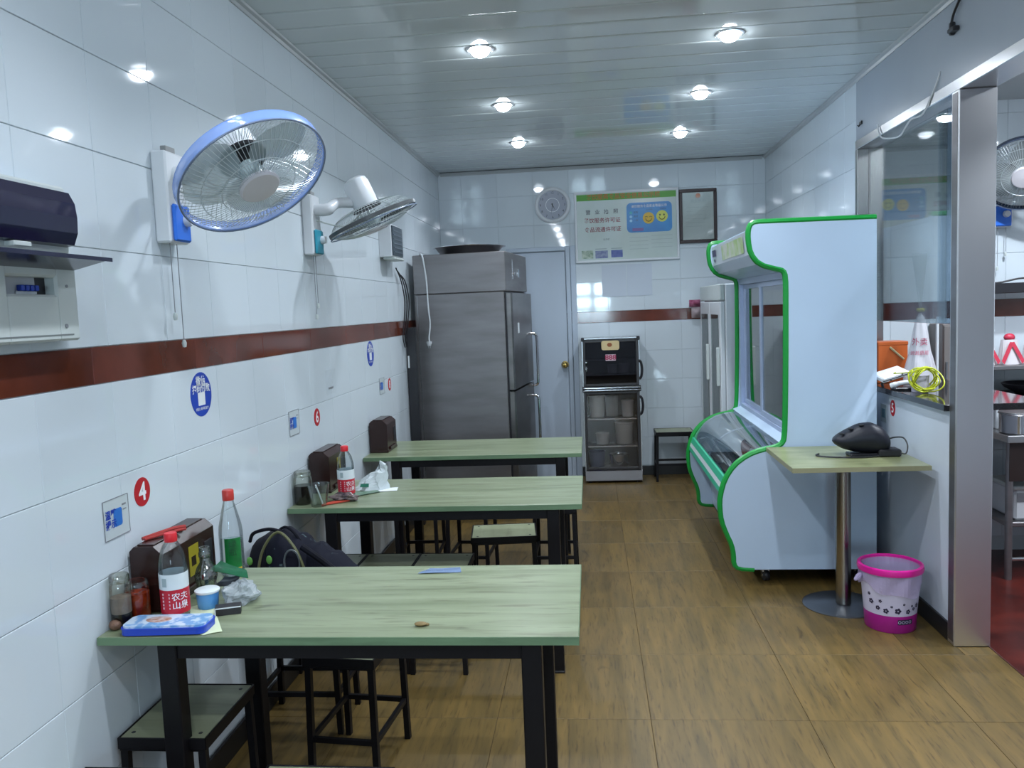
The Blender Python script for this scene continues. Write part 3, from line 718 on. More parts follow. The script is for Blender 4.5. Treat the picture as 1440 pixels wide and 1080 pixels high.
# ------------------------------------------------------------------ breaker boxes on the left wall
def LW(x, u, v): return (x, u, v)                      # a point on something fixed to the left wall
ub = thing('breaker_box', (0, 1.80, 1.88), 'upper wall box whose dark tinted lid is closed', 'breaker box')
MB().box(0, .045, 1.56, 2.035, 1.795, 1.965, .006).build('backing_box', M_OFFW, ub)
pr = [(.045, 1.812), (.066, 1.816), (.078, 1.845), (.080, 1.885), (.076, 1.92), (.062, 1.948), (.045, 1.952)]
lid = MB().prism(pr, 1.57, 2.022, 1); lid.build('lid', M_NAVYLID, ub)
MB().box(.045, .072, 1.79, 1.85, 1.800, 1.812, .002).build('latch', M_OFFW, ub)
lb = thing('breaker_box', (0, 1.80, 1.67), 'lower cream breaker box with its lid flipped up and switches showing', 'breaker box')
bx_ = MB()                                             # front plate with a window
bx_.box(0, .010, 1.52, 2.03, 1.575, 1.765); bx_.box(.010, .058, 1.52, 1.772, 1.575, 1.765, .006); bx_.box(.010, .058, 1.946, 2.03, 1.575, 1.765, .006); bx_.box(.010, .058, 1.765, 1.953, 1.575, 1.690, .006); bx_.box(.010, .058, 1.765, 1.953, 1.732, 1.765, .006)
bx_.build('casing', M_OFFW, lb)
MB().box(.010, .030, 1.80, 1.905, 1.690, 1.732).build('switch_block', mat('light_grey_module', (.42, .44, .46), .4), lb)
MB().box(.010, .028, 1.905, 1.946, 1.690, 1.732).build('dark_module', M_PLBLK, lb)
for i in range(4): MB().box(.030, .046, 1.838+.017*i, 1.849+.017*i, 1.699, 1.713, .002).build('switch', M_PRINT_B, lb)
MB().box(.030, .034, 1.832, 1.905, 1.692, 1.698).build('module_lip', M_WHITE, lb)
MB().prism([(.055, 1.752), (.16, 1.776), (.165, 1.770), (.165, 1.780), (.055, 1.758)], 1.52, 2.022, 1).build('lid', M_NAVYLID, lb)
MB().cyl((.058, 1.972, 1.612), (.0605, 1.972, 1.612), .0055, n=10).cyl((.058, 1.985, 1.712), (.0605, 1.985, 1.712), .004, n=10).build('screws', M_GRAY, lb)
MB().box(.058, .0588, 1.53, 2.0, 1.588, 1.592).build('panel_line', mat('dark_groove', (.16, .18, .18), .6), lb)  # thin dark grey line along the lower casing front

# ------------------------------------------------------------------ wall fans
def fan(C, n, R, wall, kind, label, accent, rimcol, cords, wn=(1, 0, 0), spin=0.3, ml=.175):
    """oscillating wall fan; wall = foot point of the bracket, wn = wall normal"""
    C = Vector(C); n = Vector(n).normalized(); wall = Vector(wall); wn = Vector(wn)
    side = Vector((0, 0, 1)).cross(wn)
    r = thing('wall_fan', wall, label, 'fan', 'oscillating wall fans')
    def BX(a0, a1, s0, s1, z0, z1, b=0.0):
        mb = MB(); mb.tf(Matrix(((wn.x, side.x, 0, wall.x), (wn.y, side.y, 0, wall.y), (0, 0, 1, wall.z), (0, 0, 0, 1)))); mb.box(a0, a1, s0, s1, z0, z1, b); return mb
    br = BX(0, .052, -.062, .062, -.145, .145, .006).build('wall_bracket', M_WHITE, r)
    pn = BX(.052, .066, -.052, .052, -.140, -.022, .006).build('switch_panel', accent, r)
    k0 = wall+wn*.066+Vector((0, 0, -.070))+side*.018
    MB().lathe([(.020, 0), (.020, .012), (.017, .022), (0, .023)], k0, 16, wn).build('knob', M_WHITE, pn)
    BX(.02, .04, -.03, .03, .145, .165, .002).build('top_clip', mat('grey_clip', (.25, .26, .26), .4), r)
    for i, (dy, L, z) in enumerate(cords):
        a = wall+side*dy+wn*.03+Vector((0, 0, -.145)); b = a+Vector((0, 0, -L))
        c = MB().cyl(a, b, .0016, n=5).build('pull_cord', M_GRAY, r)
        MB().lathe([(0, -.014), (.006, -.013), (.008, 0), (.005, .010), (0, .012)], b, 10).build('bead', M_OFFW, c)
    # head frame
    d, u, w = MB().frame_of(n)
    T = Matrix(((u.x, w.x, n.x, C.x), (u.y, w.y, n.y, C.y), (u.z, w.z, n.z, C.z), (0, 0, 0, 1)))
    def HB(): return MB().tf(T)
    MB_ = HB().lathe([(0, -ml), (.035, -ml+.002), (.056, -ml+.013), (.064, -ml+.035), (.066, -.10), (.062, -.07), (0, -.068)][::-1], (0, 0, 0), 24).build('motor_housing', M_WHITE, r)
    HB().cyl((0, 0, -.069), (0, 0, -.058), .075, n=24).build('motor_plate', M_PLBLK, r)
    HB().cyl((0, 0, -.06), (0, 0, .03), .008, n=8).build('shaft', M_CHROME, r)
    a = wall+wn*.05+Vector((0, 0, .075)); m_ = C-n*.15
    mid = (a+m_)/2+Vector((0, 0, .02))
    arm = MB().tube(smooth_path([a-wn*.01, a+wn*.06, mid-Vector((0, 0, .03)), m_-Vector((0, 0, .05)), m_], 6), [.030]*8+[.026]*8+[.022]*9, 12).build('arm', M_WHITE, r)
    kb = (a+wn*.05+m_-Vector((0, 0, .05)))/2
    MB().tube(smooth_path([a-Vector((0, 0, .05)), kb+Vector((0, 0, -.10)), m_+Vector((0, 0, -.10)), m_-Vector((0, 0, .03))], 5), .004, 6).build('motor_cable', M_OFFW, r)
    hs = MB(); hs.mi(0)
    # guards
    def wires(h_hub, r_hub, bulge, nw):
        mb = HB()
        for i in range(nw):
            t = 2*PI*i/nw; ps = []
            for j in range(6):
                f = j/5; rr = r_hub+(R-r_hub)*f
                h = h_hub*(1-f**2.2) if bulge else h_hub*(1-f**3)
                ps.append((rr*math.cos(t), rr*math.sin(t), h))
            mb.tube(ps, .00105, 3)
        for f in (.33, .66):
            rr = r_hub+(R-r_hub)*f; h = h_hub*(1-f**2.2) if bulge else h_hub*(1-f**3)
            mb.tube([(rr*math.cos(2*PI*k/40), rr*math.sin(2*PI*k/40), h) for k in range(40)], .0016, 4, True)
        return mb
    M_WIRE = mat('pale_wire', (.50, .55, .56), .3, .3)
    wires(.052, .060, True, 84).build('front_guard', M_WIRE, r)
    wires(-.072, .075, False, 72).build('rear_guard', M_WIRE, r)
    rim = HB(); hb = .5 if kind == 'clear' and accent is M_TEALP else 1.0
    rim.lathe([(R-.004, -.022*hb), (R, -.024*hb), (R+.003, -.020*hb), (R+.003, .012*hb), (R, .015*hb), (R-.004, .013*hb)], (0, 0, 0), 56)
    rim.build('rim_band', rimcol, r)
    HB().tube([((R+.002)*math.cos(2*PI*k/56), (R+.002)*math.sin(2*PI*k/56), .016) for k in range(56)], .003, 6, True).build('rim_wire', mat('blue_grey_wire', '6a7890', .3), r)
    hub = HB().lathe([(.064, .044), (.064, .052), (.058, .058), (0, .061)], (0, 0, 0), 28).build('hub_cap', mat('hub_plastic', (.62, .60, .63), .35), r)
    for b in range(3):
        mb = HB()
        def fn(p, q, b=b):
            a0 = spin+2*PI*b/3; rr = .035+(R-.055)*p
            wdt = .30+.75*math.sin(PI*min(1, .25+p*.72)); a = a0+(q-.5)*wdt*1.75
            return (rr*math.cos(a), rr*math.sin(a), -.012+.055*(q-.5)*(1-.35*p))
        mb.sheet(fn, 8, 10); mb.build('blade', BLADE[kind], r)
    HB().lathe([(0, -.03), (.036, -.03), (.040, .0), (.036, .028), (0, .032)][::-1], (0, 0, 0), 20).build('blade_hub', BLADE[kind], r)
    return r
BLADE = {'clear': film('pale_clear_blade', (.40, .49, .50), .66, .15), 'grey': film('smoky_blade', (.30, .34, .34), .7, .15)}
fan((.372, 2.455, 2.045), (.534, -.284, -.797), .232, (0, 2.612, 2.010), 'clear', 'nearest wall fan, tilted down with its blue-rimmed guard facing the tables', M_BLUEP, film('blue_rim', '86aaf5', .66, .25), ((-.03, .235, 0), (.015, .325, 0)))
fan((.300, 4.13, 2.083), (.36, .12, -.925), .232, (0, 4.00, 2.055), 'clear', 'second wall fan, seen edge-on with a teal switch panel', M_TEALP, mat('dark_grey_rim', (.06, .065, .07), .3), ((-.012, .30, 0), (.02, .245, 0)), ml=.225)
fan((3.825, 4.975, 2.252), (-.36, -.76, -.54), .215, (3.815, 5.25, 2.12), 'grey', 'kitchen wall fan with a blue switch box, cut by the frame edge', M_BLUEP, mat('slate_rim', '3c4a63', .3), ((-.012, .24, 0), (.035, .155, 0)), (0, -1, 0))

# small box past the second fan and the cables under it
wb_ = thing('wall_box', (0, 5.56, 1.99), 'small white box with a dark grille front, on the wall past the fans', 'box')
MB().box(0, .085, 5.41, 5.72, 1.985, 2.20, .003).build('casing', M_WHITE, wb_)
gr = MB().box(.085, .094, 5.42, 5.71, 1.995, 2.19, .002).build('front_panel', mat('slate_panel', (.05, .07, .09), .3), wb_)
for i in range(6): MB().box(.094, .097, 5.44, 5.69, 2.015+.028*i, 2.023+.028*i).build('grille_slat', mat('slate_slat', (.12, .15, .18), .35), gr)
MB().box(.02, .10, 5.43, 5.70, 1.968, 1.985, .004).build('bottom_tray', M_OFFW, wb_)
cb_ = MB()
for i in range(3):
    x = .03+.006*i; y = 5.90+.035*i
    cb_.tube(smooth_path([(x*.5, y-.1, 1.93-.02*i), (x, y-.02, 1.84), (x+.012, y+.01+.01*i, 1.70), (x, y+.02, 1.56), (x*.6, y+.03*i*.5, 1.44), (x*.6, y+.05, 1.36)], 5), .005, 6)
tag(cb_.build('cable_bundle', M_PLBLK, None, (.03, 5.95, 1.36)), 'loose black cables hanging between left wall and steel fridge', 'cable')

fb = thing('gap_shade_panel', (.045, 6.08, 0), 'black panel added for the dark shade between left wall and steel fridge', 'panel')  # black board added in place of the shade in the gap beside the fridge
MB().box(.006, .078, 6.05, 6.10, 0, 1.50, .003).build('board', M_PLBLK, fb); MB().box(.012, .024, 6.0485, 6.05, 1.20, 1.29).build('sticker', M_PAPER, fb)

# ------------------------------------------------------------------ stickers on the left wall
def ds(name, y, z, ry, rz, m, label, cat, group=None):
    o = thing(name, (0, y, z), label, cat, group)
    MB().prism(ell(y, z, ry, rz, 36), 0, .0012, 0).build('disc', m, o)
    return o
def number(y, z, r, ch, label):
    o = ds('table_number', y, z, r, r, M_PRINT_R, label, 'sticker', 'red table number stickers')
    t = MB(); put_text(t, ch, r*1.75, lambda u, v: (.0018, y+u, z+v-.002), .025, 1.05); t.build('numeral', M_PRINT_W, o)
number(2.353, 1.101, .044, '4', 'round red sticker with a white 4 above the nearest table')
number(3.981, 1.110, .044, '6', 'round red sticker with a white 6 above the middle table')
number(5.497, 1.130, .042, '8', 'round red sticker with a white 8 above the farthest table')
def blue(y, z, r, label):
    o = ds('payment_sticker', y, z, r, r, M_PRINT_B, label, 'sticker', 'round blue stickers')
    for wd, sz, dz, bo in (('微信', .46, .58, .02), ('扫码付款', .42, .27, .02), ('欢迎使用手机支付', .15, -.66, .01)):
        t = MB(); put_text(t, wd, r*sz, lambda u, v: (.0018, y+u, z+r*dz-(.05*abs(u) if dz == .27 else 0)+v), bo); t.build('lettering', M_PRINT_W, o)
    MB().prism(rrect(y-.026, y+.026, z-r*.5, z+r*.09, .003), .0012, .0016, 0).build('white_panel', M_PRINT_W, o)
blue(2.778, 1.354, .078, 'round blue sticker with white lettering under the nearest fan')
blue(5.049, 1.365, .078, 'round blue sticker with white lettering near the farthest table')
def notice(y, z, w, h, label, rot=0):
    o = thing('wall_notice', (0, y, z), label, 'sign', 'small clear-edged wall notices')
    MB().box(0, .002, y-w/2, y+w/2, z-h/2, z+h/2).build('plate', mat('pale_plate', (.52, .58, .60), .2), o)
    e = MB()
    for a, b in (((y-w/2, z-h/2), (y+w/2, z-h/2)), ((y+w/2, z-h/2), (y+w/2, z+h/2)), ((y+w/2, z+h/2), (y-w/2, z+h/2)), ((y-w/2, z+h/2), (y-w/2, z-h/2))):
        e.cyl((.002, *a), (.002, *b), .0013, n=5)
    e.build('edge', M_GRAY, o)
    MB().prism(rrect(y-w*.12, y+w*.22, z-h*.24, z+h*.22, .008), .002, .0026, 0).build('blue_block', M_PRINT_BL, o)
    for wd, dz in (('温馨', .11), ('提示', -.14)):
        t = MB(); put_text(t, wd, h*.24, lambda u, v: (.0032, y-w*.24+u, z+h*dz+v), .03); t.build('lettering', M_PRINT_B, o)
    MB().box(.002, .0026, y+w*.24, y+w*.40, z+h*.24, z+h*.29).box(.002, .0026, y+w*.27, y+w*.40, z+h*.12, z+h*.15).build('small_print', M_GRAY, o)
notice(2.208, 1.060, .125, .112, 'clear-edged notice with blue block beside the red number 4')
notice(3.660, 1.128, .125, .112, 'notice with blue block on the wall beside the red number 6')
notice(5.285, 1.140, .125, .105, 'tiny grey-looking notice beside the red number 8')
o = thing('wall_notice', (0, 4.235, 1.26), 'faint transparent sticker with one line of grey print', 'sign')
MB().box(0, .0008, 4.15, 4.32, 1.20, 1.33).build('film', film('faint_film', (.60, .665, .71), .03, .1), o)
MB().box(.0008, .0014, 4.19, 4.27, 1.228, 1.238).build('small_print', M_GRAY, o)

# ------------------------------------------------------------------ back wall: clock, poster, certificate, papers
def BW(x, z, o=0.0): return (x, D-o, z)
ck = thing('wall_clock', (1.062, D, 2.547), 'round white wall clock with grey dial above the door', 'clock')
MB().lathe([(0, 0), (.160, 0), (.166, .008), (.164, .026), (.150, .034), (.136, .030), (.130, .016)], (1.062, D, 2.547), 44, (0, -1, 0)).build('rim', M_WHITE, ck)
MB().prism(ell(1.062, 2.547, .1385, .1385, 44), D-.016, D-.012, 1).build('dial', mat('grey_blue_dial', (.27, .30, .37), .35), ck)
t = MB()
for h in range(1, 13):
    a = PI/2-2*PI*h/12; put_text(t, str(h), .030, lambda u, v, a=a: BW(1.062+.112*math.cos(a)+u, 2.547+.112*math.sin(a)+v, .0168), .01)
t.build('numerals', M_PRINT_K, ck)
t = MB().lathe([(.060, .0165), (.064, .0172), (.064, .0165)], (1.062, D, 2.547), 36, (0, -1, 0)); t.build('inner_ring', M_PRINT_W, ck)
def hand(ang, L, wd, nm):
    c, s = math.cos(ang), math.sin(ang)
    mb = MB(); mb.prism([(1.062-s*wd-c*.015, 2.547+c*wd-s*.015), (1.062+s*wd-c*.015, 2.547-c*wd-s*.015), (1.062+c*L, 2.547+s*L)], D-.0195, D-.0185, 1); mb.build(nm, M_PRINT_K, ck)
hand(math.radians(-62), .062, .005, 'hour_hand'); hand(math.radians(-100), .095, .0035, 'minute_hand')

px0, px1, pz0, pz1 = 1.268, 2.203, 2.010, 2.645
po = thing('notice_board', ((px0+px1)/2, D, pz0), 'framed notice board with green heading and blue smiley panel', 'poster')
MB().box(px0, px1, D-.014, D-.001, pz0, pz1).build('board', mat('board_paper', (.50, .58, .56), .22, col2=(.46, .54, .50), scale=4), po)
for nm, a in (('frame_rail', (px0-.006, px1+.006, pz1-.016, pz1+.006)), ('frame_rail', (px0-.006, px1+.006, pz0-.006, pz0+.014)), ('frame_rail', (px0-.006, px0+.014, pz0+.014, pz1-.016)), ('frame_rail', (px1-.014, px1+.006, pz0+.014, pz1-.016))):
    MB().box(a[0], a[1], D-.022, D-.001, a[2], a[3], .003).build(nm, M_WHITE, po)
def P2(u, v, o=.0146): return (px0+u, D-o, pz1-v)
hd_ = MB().box(px0+.016, px1-.016, D-.0146, D-.014, pz1-.078, pz1-.022).build('heading_band', M_PRINT_G, po)
t = MB(); put_text(t, '餐饮服务食品安全信息公示栏', .052, lambda u, v: P2(.44+u, .050-v, .0152), .012); t.build('lettering', mat('brick_red_print', 'b8561e', .4), hd_)
t = MB()
put_text(t, '营   业   执   照', .046, lambda u, v: P2(.245+u, .185-v), .010)
t.build('lettering', mat('grey_print', '4a4a52', .5), po)
t = MB(); put_text(t, '餐饮服务许可证', .048, lambda u, v: P2(.245+u, .262-v), .012); put_text(t, '食品流通许可证', .048, lambda u, v: P2(.250+u, .345-v), .012)
t.build('lettering', mat('dull_red_print', '8c3a48', .5), po)
t = MB(); put_text(t, '公示栏', .02, lambda u, v: P2(.28+u, .435-v), .0); t.build('lettering', mat('grey_print', '4a4a52', .5), po)
bl = MB().prism(rrect(px0+.470, px0+.880, pz1-.385, pz1-.115, .04), D-.0150, D-.014, 1).build('blue_panel', mat('blue_panel_print', '1f6fb8', .3, col2='2f93cf', scale=3), po)
t = MB(); put_text(t, '餐饮服务食品安全等级公示', .027, lambda u, v: P2(.675+u, .150-v, .0156), .008); t.build('lettering', M_PRINT_W, bl)
t = MB(); put_text(t, '动态等级', .015, lambda u, v: P2(.675+u, .183-v, .0156)); put_text(t, '年度等级', .015, lambda u, v: P2(.800+u, .180-v, .0156))
put_text(t, '优秀', .022, lambda u, v: P2(.553+u, .205-v, .0156), .01); put_text(t, '良好', .022, lambda u, v: P2(.553+u, .240-v, .0156), .01); put_text(t, '一般', .022, lambda u, v: P2(.553+u, .275-v, .0156), .01)
t.build('lettering', mat('navy_print', '103a6a', .4), bl)
for i, c in enumerate(('3fb0b8', '8fc8e8', '9fd0f0')): MB().prism(ell(px0+.508, pz1-.205-.036*i, .013, .013, 16), D-.0156, D-.015, 1).build('level_dot', mat('dot_'+c, c, .4), bl)
def smiley(cx, cz, r, c, happy):
    f = MB().prism(ell(cx, cz, r, r, 28), D-.0158, D-.015, 1).build('smiley', mat('smiley_'+c, c, .35), bl)
    e = MB()
    for s in (-1, 1):
        if happy: e.prism(ell(cx+s*r*.35, cz+r*.22, r*.13, r*.18, 12), D-.0164, D-.0158, 1)
        else: e.tube([(cx+s*r*.38+r*.2*math.cos(a), D-.0162, cz+r*.12+r*.16*math.sin(a)) for a in [PI*k/6 for k in range(7)]], r*.04, 4)
    e.build('eyes', M_PRINT_K, f)
    MB().tube([(cx+r*.5*math.cos(a), D-.0162, cz-r*.08+r*.5*math.sin(a)) for a in [PI+PI*k/10 for k in range(11)]], r*.055, 4).build('mouth', mat('brown_print', '5a3a10', .4), f)
smiley(px0+.668, pz1-.258, .052, 'd8b22e', False); smiley(px0+.790, pz1-.246, .052, 'cfd25a', True)
MB().box(px0+.52, px0+.62, D-.0156, D-.015, pz1-.372, pz1-.345).build('pink_note', mat('mauve_print', '7a5f9a', .4), bl)
MB().box(px0+.050, px0+.155, D-.0148, D-.014, pz0+.032, pz0+.105).build('small_picture', mat('greenish_picture', '7f9a84', .4, col2='b8c4b4', scale=40), po)
MB().box(px0+.175, px0+.290, D-.0148, D-.014, pz0+.030, pz0+.100).build('small_picture', mat('violet_grey_picture', '8f9ab4', .4, col2='6a74a0', scale=40), po)
MB().box(px0+.320, px0+.425, D-.0148, D-.014, pz0+.034, pz0+.100).build('small_picture', mat('indigo_picture', '4a5a9a', .4, col2='5f6ca8', scale=30), po)
t = MB()
for k in range(4): t.box(px0+.49, px0+.66, D-.0148, D-.014, pz1-.43-.035*k, pz1-.427-.035*k).box(px0+.69, px0+.88, D-.0148, D-.014, pz1-.42-.035*k, pz1-.417-.035*k)
t.box(px0+.175, px0+.28, D-.0148, D-.014, pz0+.112, pz0+.120).box(px0+.32, px0+.42, D-.0148, D-.014, pz0+.112, pz0+.120)
t.build('small_print', mat('faint_print', (.30, .36, .36), .5), po)
po.rotation_euler = (0, 0, 0)

cf = thing('certificate', (2.38, D, 2.14), 'paper certificate in a dark brown frame right of the notice board', 'picture frame')
M_FRM = mat('dark_wood_frame', '2c1718', .35)
x0, x1, z0, z1 = 2.214, 2.550, 2.140, 2.626
for a in ((x0, x1, z1-.030, z1), (x0, x1, z0, z0+.030), (x0, x0+.028, z0+.03, z1-.03), (x1-.028, x1, z0+.03, z1-.03)): MB().box(a[0], a[1], D-.026, D-.001, a[2], a[3], .004).build('frame_rail', M_FRM, cf)
pp = MB().box(x0+.026, x1-.026, D-.010, D-.002, z0+.028, z1-.028).build('paper', mat('aged_paper', (.50, .54, .52), .4, col2=(.46, .50, .46), scale=3), cf)
MB().prism(ell(2.385, 2.565, .022, .022, 20), D-.0108, D-.010, 1).build('emblem', mat('orange_red_print', 'b8622c', .4), pp)
t = MB()
put_text(t, '营业执照', .034, lambda u, v: (2.385+u, D-.0108, 2.515+v), .004)
for k in range(6): t.box(2.275, 2.275+.20-.03*(k % 3), D-.0106, D-.010, 2.46-.034*k, 2.463-.034*k)
t.build('lettering', mat('pale_print', (.34, .37, .36), .5), pp)
MB().box(x0+.027, x1-.027, D-.0155, D-.0145, z0+.029, z1-.029).build('glass_sheet', glass('clear_cover', (.97, .98, .98), .0, .05, .5), cf)
for i, (a, b) in enumerate(((1.496, 1.720), (1.727, 1.955))):
    mb = MB(); mb.sheet(lambda u, v: (a+(b-a)*u, D-.0015-.004*math.sin(PI*u)*(1-v), 1.684+.292*v), 8, 6, smooth=True); mb.sheet(lambda u, v: (a+(b-a)*u, D-.0008, 1.684+.292*v), 3, 3)
    tag(mb.build('paper_sheet', mat('bluish_paper', (.50, .56, .64), .55), None, (a, D-.002, 1.684)), 'blank bluish paper sheet pinned under the notice board, '+('left' if i == 0 else 'right')+' one', 'paper', 'paper sheets under the notice board')
# ------------------------------------------------------------------ things on the tables
def wrap(cx, cy, r, a0):                               # lays print around an upright cylinder
    def fn(u, v, z=0.0):
        a = a0+u/r; return (cx+(r+.0006)*math.cos(a), cy+(r+.0006)*math.sin(a), z+v)
    return fn
def band(mb, cx, cy, r, z0, z1, a0=0.0, a1=2*PI, n=24):
    k = n if a1-a0 >= 2*PI-1e-6 else n+1
    vs = [(cx+r*math.cos(a0+(a1-a0)*i/n), cy+r*math.sin(a0+(a1-a0)*i/n), z) for i in range(k) for z in (z0, z1)]
    mb.add(vs, [(2*i, 2*((i+1) % k), 2*((i+1) % k)+1, 2*i+1) for i in range(n)], True); return mb
M_BOTTLE = glass('clear_bottle', (.92, .95, .96), .01, .05, .7)
M_JARG = glass('jar_glass', (.88, .90, .85), .01, .04, .6)
M_REDCAP = mat('red_cap', 'd0202c', .35); M_RLAB = mat('red_label', 'b5152c', .4); M_WLAB = mat('white_label', (.66, .72, .74), .4)
def water_bottle(x, y, z, h, r, label, text):
    o = thing('water_bottle', (x, y, z), label, 'bottle', 'red-capped water bottles'); k = h/.225
    MB().lathe([(0, .004), (r*.7, .002), (r*.95, .008), (r, .02*k), (r, .135*k), (r*.98, .150*k), (r*.80, .178*k), (r*.52, .198*k), (r*.36, .205*k), (r*.36, .212*k)], (x, y, z), 28).build('shell', M_BOTTLE, o)
    cp = MB().lathe([(r*.44, .203*k), (r*.46, .205*k), (r*.46, .222*k), (r*.42, .225*k), (0, .225*k)], (x, y, z), 22).build('cap', M_REDCAP, o)
    MB().lathe([(0, .006), (r*.93, .01), (r*.955, .02), (r*.955, .128*k), (0, .128*k)], (x, y, z), 24).build('water', glass('water', (.93, .96, .97), .0, .02, .3), o)
    lb_ = band(MB(), x, y, r+.0007, z+.085*k, z+.125*k).build('white_label', M_WLAB, o)
    lr_ = band(MB(), x, y, r+.0007, z+.022*k, z+.085*k).build('red_label', M_RLAB, o)
    w = wrap(x, y, r+.0009, -PI/2+.85)
    t = MB(); put_text(t, text[:2], .021*k, lambda u, v: w(u, v, z+.066*k), .01); put_text(t, text[2:], .021*k, lambda u, v: w(u, v, z+.044*k), .01); t.build('lettering', M_PRINT_W, lr_)
    w2 = wrap(x, y, r+.0009, -PI/2-.15); t = MB()
    for i in range(5): t.add([w2(u, v, z) for u, v in ((-.012, (.036+.009*i)*k), (.012, (.036+.009*i)*k), (.012, (.041+.009*i)*k), (-.012, (.041+.009*i)*k))], [(0, 1, 2, 3)])
    t.build('small_print', mat('pink_print', (.62, .42, .46), .5), lr_)
    t = MB(); t.add([w2(u, v, z) for u, v in ((-.009, .094*k), (.005, .094*k), (.005, .116*k), (-.009, .116*k))], [(0, 1, 2, 3)]); t.build('grey_panel', mat('grey_label_print', (.34, .42, .44), .5), lb_)
    return o
def dispenser(x0, x1, y0, y1, label, yl=True):
    z0, z1 = TZ, TZ+.198; o = thing('chopstick_dispenser', ((x0+x1)/2, (y0+y1)/2, z0), label, 'dispenser', 'brown chopstick dispensers')
    c = .024
    MB().prism([(x0, z0+.012), (x1, z0+.012), (x1, z1-c), (x1-c*1.1, z1), (x0+c*.6, z1), (x0, z1-c*.6)], y0, y1, 1).build('body', M_DKBROWN, o)
    MB().box(x0-.001, x1+.004, y0-.003, y1+.003, z0, z0+.014, .003).build('base', M_DKBROWN, o)
    MB().box(x0+.018, x1-.030, y0+.012, y1-.012, z1, z1+.004, .0015).build('lid', M_DKBROWN, o)
    MB().box(x1, x1+.010, y0+.20*(y1-y0), y0+.82*(y1-y0), z0+.014, z0+.030, .003).build('tray', M_DKBROWN, o)
    MB().box(x1-.001, x1+.003, y1-.07, y1-.02, z0+.05, z1-.06, .001).build('front_slot', M_PLBLK, o)
    if yl:
        lb2 = MB().box(x1, x1+.0012, y0+.47*(y1-y0), y0+.66*(y1-y0), z0+.055, z0+.150).build('yellow_label', mat('olive_yellow_print', '8f8418', .4), o)
        MB().box(x1+.0012, x1+.0016, y0+.51*(y1-y0), y0+.60*(y1-y0), z0+.085, z0+.115).build('label_picture', M_DKBROWN, lb2)
    return o
dispenser(.008, .108, 2.245, 2.575, 'brown chopstick dispenser on the nearest table')
dispenser(.008, .108, 3.80, 4.06, 'brown chopstick dispenser on the middle table')
dispenser(.008, .118, 4.90, 5.13, 'brown chopstick dispenser on the farthest table', False)
o = thing('red_clip', (.07, 2.36, TZ+.202), 'red plastic clip lying on top of the nearest brown dispenser', 'clip')
MB().tube(smooth_path([(.020, 2.30, TZ+.207), (.045, 2.345, TZ+.211), (.068, 2.40, TZ+.212), (.088, 2.43, TZ+.209)], 5), [.006]*16, 8).build('handle', mat('dark_red_plastic', '9a2a26', .35), o)
MB().tube(smooth_path([(.030, 2.295, TZ+.2065), (.055, 2.34, TZ+.2075), (.083, 2.39, TZ+.2075), (.10, 2.41, TZ+.207)], 5), .0048, 8).build('jaw', mat('dark_red_plastic', '9a2a26', .35), o)

# nearest table, wall end
def jar(x, y, r, h, fill_m, fh, label, lidm, pale=None):
    o = thing('condiment_jar', (x, y, TZ), label, 'jar', 'glass condiment jars')
    MB().lathe([(0, .002), (r*.9, 0), (r, .006), (r, h*.72), (r*.96, h*.80), (r*.84, h*.85), (r*.84, h*.90)], (x, y, TZ), 26).build('glass_body', M_JARG, o)
    MB().lathe([(0, .004), (r*.9, .004), (r*.95, .01), (r*.95, fh), (0, fh)], (x, y, TZ), 24).build('contents', fill_m, o)
    if pale: MB().lathe([(r*.95, fh+.0005), (r*.95, fh+pale[0]), (0, fh+pale[0]+.001)], (x, y, TZ), 24).build('upper_contents', pale[1], o)
    MB().lathe([(r*.88, h*.84), (r*.93, h*.85), (r*.93, h*.97), (r*.86, h), (0, h)], (x, y, TZ), 26).build('lid', lidm, o)
    return o
M_LIDC = glass('cloudy_lid', (.70, .72, .62), .08, .25, .9)
jar(.031, 2.147, .0285, .150, mat('dark_sauce', (.010, .006, .005), .2), .040, 'tall glass jar with dark sauce by the wall on the nearest table', M_LIDC, (.045, mat('pale_pepper', '8f7f78', .7, var=.2, scale=60)))
jar(.047, 2.203, .035, .112, mat('chili_oil', 'a83a12', .25, col2='7a2208', scale=40), .078, 'squat glass jar of red chili oil on the nearest table', glass('clear_lid', (.86, .88, .88), .03, .15, .9))
water_bottle(.163, 2.200, TZ, .252, .0390, 'large red-capped water bottle with red label on the nearest table', '农夫山泉')
o = thing('glass_bottle', (.172, 2.375, TZ), 'small empty clear glass bottle without a cap behind the water bottle', 'bottle')
MB().lathe([(0, .004), (.030, .002), (.034, .010), (.034, .030), (.029, .045), (.033, .058), (.034, .075), (.026, .098), (.016, .112), (.014, .125), (.018, .130), (.018, .142), (.016, .146), (.016, .158), (.012, .158)], (.172, 2.375, TZ), 10).build('glass_body', glass('greenish_glass', (.74, .82, .74), .05, .22, .9), o)
o = thing('liquor_bottle', (.155, 2.60, TZ), 'tall clear liquor bottle with green label and red cap', 'bottle')
MB().lathe([(0, .004), (.034, .001), (.039, .008), (.039, .140), (.037, .165), (.026, .212), (.0175, .245), (.0165, .268)], (.155, 2.60, TZ), 28).build('glass_body', M_BOTTLE, o)
MB().lathe([(0, .006), (.035, .008), (.036, .014), (.036, .118), (0, .118)], (.155, 2.60, TZ), 24).build('liquor', glass('liquor_liquid', (.88, .93, .92), 0, .03, .4), o)
MB().lathe([(.0185, .252), (.0190, .254), (.0190, .284), (.017, .287), (0, .287)], (.155, 2.60, TZ), 20).build('cap', mat('brick_red_cap', 'b8322c', .35), o)
